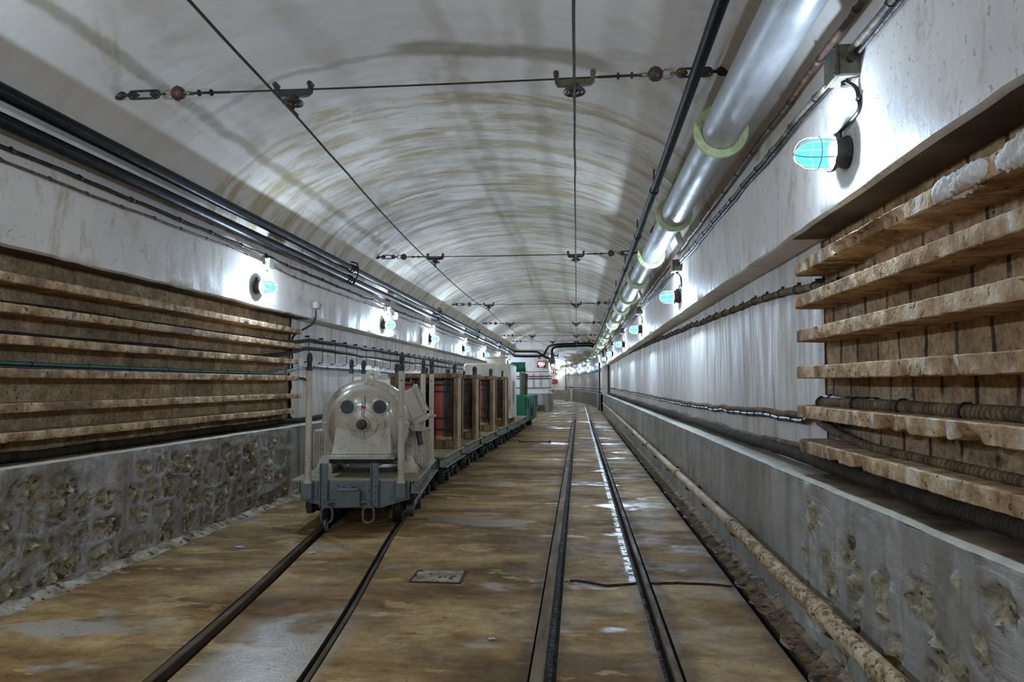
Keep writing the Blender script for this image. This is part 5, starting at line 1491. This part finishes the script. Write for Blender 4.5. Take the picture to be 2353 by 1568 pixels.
# lit signs and the arrow notice
def sign(label, loc, rz, w, h, blobs):
    t = thing('lit_sign', label, 'sign', loc, rz)
    m = MB(); m.box((0, .045, 0), (w + .05, .09, h + .05), None, .008); m.build('sign_case', MAT['rust'], t)
    m = MB(); m.box((0, -.002, 0), (w, .008, h)); m.build('sign_face', MAT['signred'], t, smooth=0)
    m = MB()
    for (x, z, sx, sz) in blobs: m.box((x * w, -.008, z * h), (sx * w, .006, sz * h))
    m.build('sign_marks', MAT['signlit'], t, smooth=0)
    m = MB(); m.lathe([(0, 0), (w * .17, 0), (w * .17, .004), (0, .004)], (-.02 * w, -.010, .02 * h), (0, -1, 0), 20); m.build('sign_glow', MAT['signlit_mid'], t)
    m = MB(); m.cyl((-.3 * w, .05, h / 2), (-.3 * w, .05, h / 2 + .14), .012, 8); m.box((-.3 * w, .05, h / 2 + .16), (.12, .08, .06), None, .006); m.build('sign_bracket', MAT['rust'], t)
    return t
sign('red lit sign hanging by the pillar on the end wall, pinkish white marks', (-1.67, 31.72, 2.09), 0, .33, .24, [(-.36, .30, .16, .26), (-.15, .32, .16, .26), (.07, .32, .14, .26), (.28, .32, .08, .26), (.42, .30, .08, .22), (-.36, 0, .2, .3), (.36, -.02, .2, .3), (0, .02, .5, .34), (-.22, -.36, .18, .22), (-.02, -.36, .16, .22), (.20, -.36, .14, .22)])
x, yy, a = far_outer(54.6, .25)
sign('smaller red lit sign deeper in the gallery, beside a blue lamp', (x - .1, yy - .15, 2.17), -.1, .30, .24, [(-.2, .32, .3, .2), (.2, .32, .3, .2), (.02, .0, .3, .3), (-.05, -.34, .55, .16)])
t = thing('blue_lamp', 'blue-green indicator lamp above a pale round fitting in the far gallery', 'lamp', (x + .42, yy - .35, 2.26))
m = MB(); m.sphere((0, 0, 0), .075, 14); m.build('lamp_lens', MAT['bluelit'], t)
m = MB(); m.cyl((0, .02, -.02), (0, .14, .02), .05, 12); m.build('lamp_base', MAT['blackiron'], t)
place_lamp(x + .30, yy - .02, 2.12, True, 'tiny lamp on the end of the far gallery below the blue lamp', 'lamps of the far gallery', a + .5)
x, yy, a = far_outer(54.75, .06)
t = thing('arrow_notice', 'red arrow-ended notice with a white extinguisher mark on the far gallery wall', 'notice', (x - .02, yy - .02, 1.38), a - PI / 2 + .0)
m = MB(); m.prism([(-.36, -.18), (.26, -.18), (.36, -.08), (.36, .08), (.26, .18), (-.36, .18)], .012, R3(PI / 2), (0, 0, 0)); m.build('notice_board', MAT['redpaint'], t, smooth=0)
m = MB(); m.box((-.26, -.014, -.02), (.07, .004, .20)); m.box((-.26, -.014, .10), (.03, .004, .05)); m.box((-.235, -.014, .12), (.07, .004, .02)); m.build('extinguisher_mark', MAT['whitebox'], t, smooth=0)
m = MB()
for z in (.08, .0, -.08): m.box((.05, -.014, z), (.36, .004, .018))
m.build('text_line', MAT['flange'], t, smooth=0)

# cables on the end wall, upright conduits at the right corner, small white post
for z, lab, r_ in ((1.55, 'upper brown cable along the far end wall', .020), (1.45, 'middle brown cable along the far end wall', .020), (1.03, 'lowest thin cable along the far end wall', .016), (1.76, 'thin pale conduit along the far end wall', .010)):
    curve_pipe('wall_cable', lab, [(-3.0, 31.96, z), (-2.2, 31.955, z), (-1.6, 31.95, z + .005), (-1.40, 31.96, z + .01), (-1.33, 32.1, z + .02), (-1.34, 35, z + .02)], r_, MAT['greycable'] if z > 1.7 else MAT['rust'], 'cable', 8, 4)
for k, x in enumerate((-2.05, -1.72, -2.45)):
    t = thing('cable_hook', 'upright iron rod hook on the far end wall, %s from the pillar edge' % ('nearest', 'second', 'third')[(1, 0, 2)[k]], 'cable hook', (x, 31.94, 1.33), 0, 'rod hooks on the end wall')
    m = MB(); m.cyl((0, 0, -.33), (0, 0, .33), .012, 6); m.sphere((0, .0, .33), .02, 6); m.build('hook_rod', MAT['blackiron'], t)
curve_pipe('upright_conduit', 'thick black upright pipe at the far end of the right panel', [(XRM - .06, 29.0, 2.02), (XRM - .06, 29.0, 1.6), (XRM - .06, 29.0, 1.2), (XRM - .06, 29.0, .80)], .045, MAT['blackiron'], 'pipe')
curve_pipe('upright_conduit', 'brown conduit bending down the right corner from the duct', [(.98, 29.6, 2.72), (1.02, 29.7, 2.45), (1.04, 29.8, 2.25), (XRM - .10, 29.9, 2.05)], .04, MAT['rust'], 'pipe')
curve_pipe('upright_conduit', 'thin black conduit running down the corner past the right wall to the floor', [(.97, 33.0, 2.2), (.96, 33.0, 1.6), (.96, 33.0, .8), (.95, 32.9, .25), (.90, 32.6, .02)], .035, MAT['blackiron'], 'pipe')
curve_pipe('upright_conduit', 'slim dark conduit down the far gallery wall, left of the row of lamps', [(-.95, 52.6, 2.35), (-.95, 52.6, 1.6), (-.95, 52.6, .75)], .035, MAT['blackiron'], 'pipe')
t = thing('white_post', 'short white post with a black cap on the far gallery floor', 'post', (-.52, 49.5, 0))
m = MB(); m.box((0, 0, .46), (.16, .12, .92), None, .01); m.build('post_shaft', MAT['whitebox'], t)
m = MB(); m.box((0, 0, .95), (.20, .16, .06), None, .01); m.build('post_cap', MAT['blackiron'], t)
t = thing('grey_cabinet', 'low grey cabinet beside the white post in the far gallery', 'cabinet', (-.88, 50.2, 0))
m = MB(); m.box((0, 0, .35), (.30, .3, .62), None, .01); m.box((0, 0, .02), (.24, .24, .04)); m.build('cabinet_body', MAT['greybox'], t)
t = thing('meter_box', 'brown metal box at the foot of the cement pillar block', 'box', (-1.72, 31.16, 0), .08)
m = MB(); m.box((0, 0, .14), (.40, .12, .28), None, .008); m.build('box_body', MAT['brownbox'], t)
t = thing('bent_rod', 'bent pale rod leaning from the cement pillar block onto the floor', 'rod', (-2.02, 31.12, 0))
m = MB(); m.tube([(0, .08, .62), (-.0, -.02, .60), (.02, -.05, .5), (.02, -.06, .01)], .014, 6); m.build('rod', MAT['greycable'], t)

# ------------------------------------------------------------------ on the floor
t = thing('drain_cover', 'small square concrete drain cover set in the floor between the tracks', 'drain cover', (-.885, 4.475, 0))
cs = [(-.160, -.135), (.155, -.140), (.150, .135), (-.165, .130)]
m = MB(); m.prism([(p[0] * .94, p[1] * .93) for p in cs], .010, None, (0, 0, -.003)); m.build('cover_slab', MAT['mortar'], t, smooth=30)
m = MB()
for i in range(4):
    a = Vector((*cs[i], 0)); b = Vector((*cs[(i + 1) % 4], 0)); d = (b - a).normalized(); n_ = Vector((-d.y, d.x, 0))
    m.add([a - d * .006 - n_ * .006 + Vector((0, 0, .0042)), b + d * .006 - n_ * .006 + Vector((0, 0, .0042)), b + n_ * .010 + Vector((0, 0, .0042)), a + n_ * .010 + Vector((0, 0, .0042))], [(0, 1, 2, 3)])
m.build('open_joint', MAT['groove'], t, smooth=0)
m = MB(); m.lathe([(.0, .0062), (.022, .0065), (.03, .0072)], (0, 0, 0), (0, 0, 1), 12, False); m.build('lifting_hole', MAT['groove'], t, recalc=False)
t = thing('floor_bar', 'dark iron bar across the floor beside the parked train', 'bar', (-.92, 14.75, 0))
m = MB(); m.box((0, 0, .010), (.62, .04, .02), None, .004); m.build('bar', MAT['blackiron'], t)
m = MB()
for s in (-1, 1): m.box((s * .31, 0, .02), (.05, .06, .04), None, .008)
m.build('bar_end', MAT['blackiron'], t)
for k, (x, y, s, mt, lab) in enumerate(((-2.52, 5.12, .018, 'bluelitpaper', 'crumpled bluish scrap of paper on the floor near the left wall'), (-.42, 3.42, .010, 'whitebox', 'tiny white chip on the floor left of the empty track'), (-1.92, 5.0, .020, 'whitelead', 'small pale splinter on the floor left of the train rail'))):
    if mt == 'bluelitpaper' and mt not in MAT: MAT[mt] = noisy('bluish_paper', [(.3, (.28, .34, .5)), (.7, (.5, .55, .68))], 6, rough=(.6, .8))
    t = thing('paper_scrap' if k == 0 else 'floor_chip', lab, 'litter', (x, y, 0))
    m = MB(); m.grid(lambda u, v: (u * s * 1.6, v * s, .004 + abs(FB(u * 2 + k, v * 2, 1, 3)) * s * .9), frange(-1, 1, .33), frange(-1, 1, .33)); m.build('scrap', MAT[mt], t)

# ------------------------------------------------------------------ camera and colour
FPX, VX, VY = 1620.0, 1330.0, 882.0
ph = math.atan((VY - 784) / FPX); th = math.atan((VX - 1176.5) * math.cos(ph) / FPX)
cam = bpy.data.cameras.new('camera'); cam.sensor_fit = 'HORIZONTAL'; cam.sensor_width = 36.0
cam.lens = 36.0 * FPX / 2353.0; cam.clip_start = .05; cam.clip_end = 200
co = bpy.data.objects.new('camera', cam); COL.objects.link(co)
co.location = (0, 0, 1.22); co.rotation_euler = (PI / 2 + ph, 0, th)
scene.camera = co
w = bpy.data.worlds.new('world'); scene.world = w; w.use_nodes = True
w.node_tree.nodes['Background'].inputs[0].default_value = (.02, .02, .022, 1)
scene.view_settings.view_transform = 'Standard'; scene.view_settings.look = 'None'
scene.view_settings.gamma = 1.0; scene.view_settings.use_curve_mapping = False
scene.view_settings.exposure = 0.26
cy = scene.cycles
cy.max_bounces = 4; cy.diffuse_bounces = 4; cy.glossy_bounces = 2; cy.transparent_max_bounces = 8
cy.use_adaptive_sampling = True; cy.adaptive_threshold = .10
cy.caustics_reflective = False; cy.caustics_refractive = False; cy.light_sampling_threshold = .03
cy.use_denoising = True
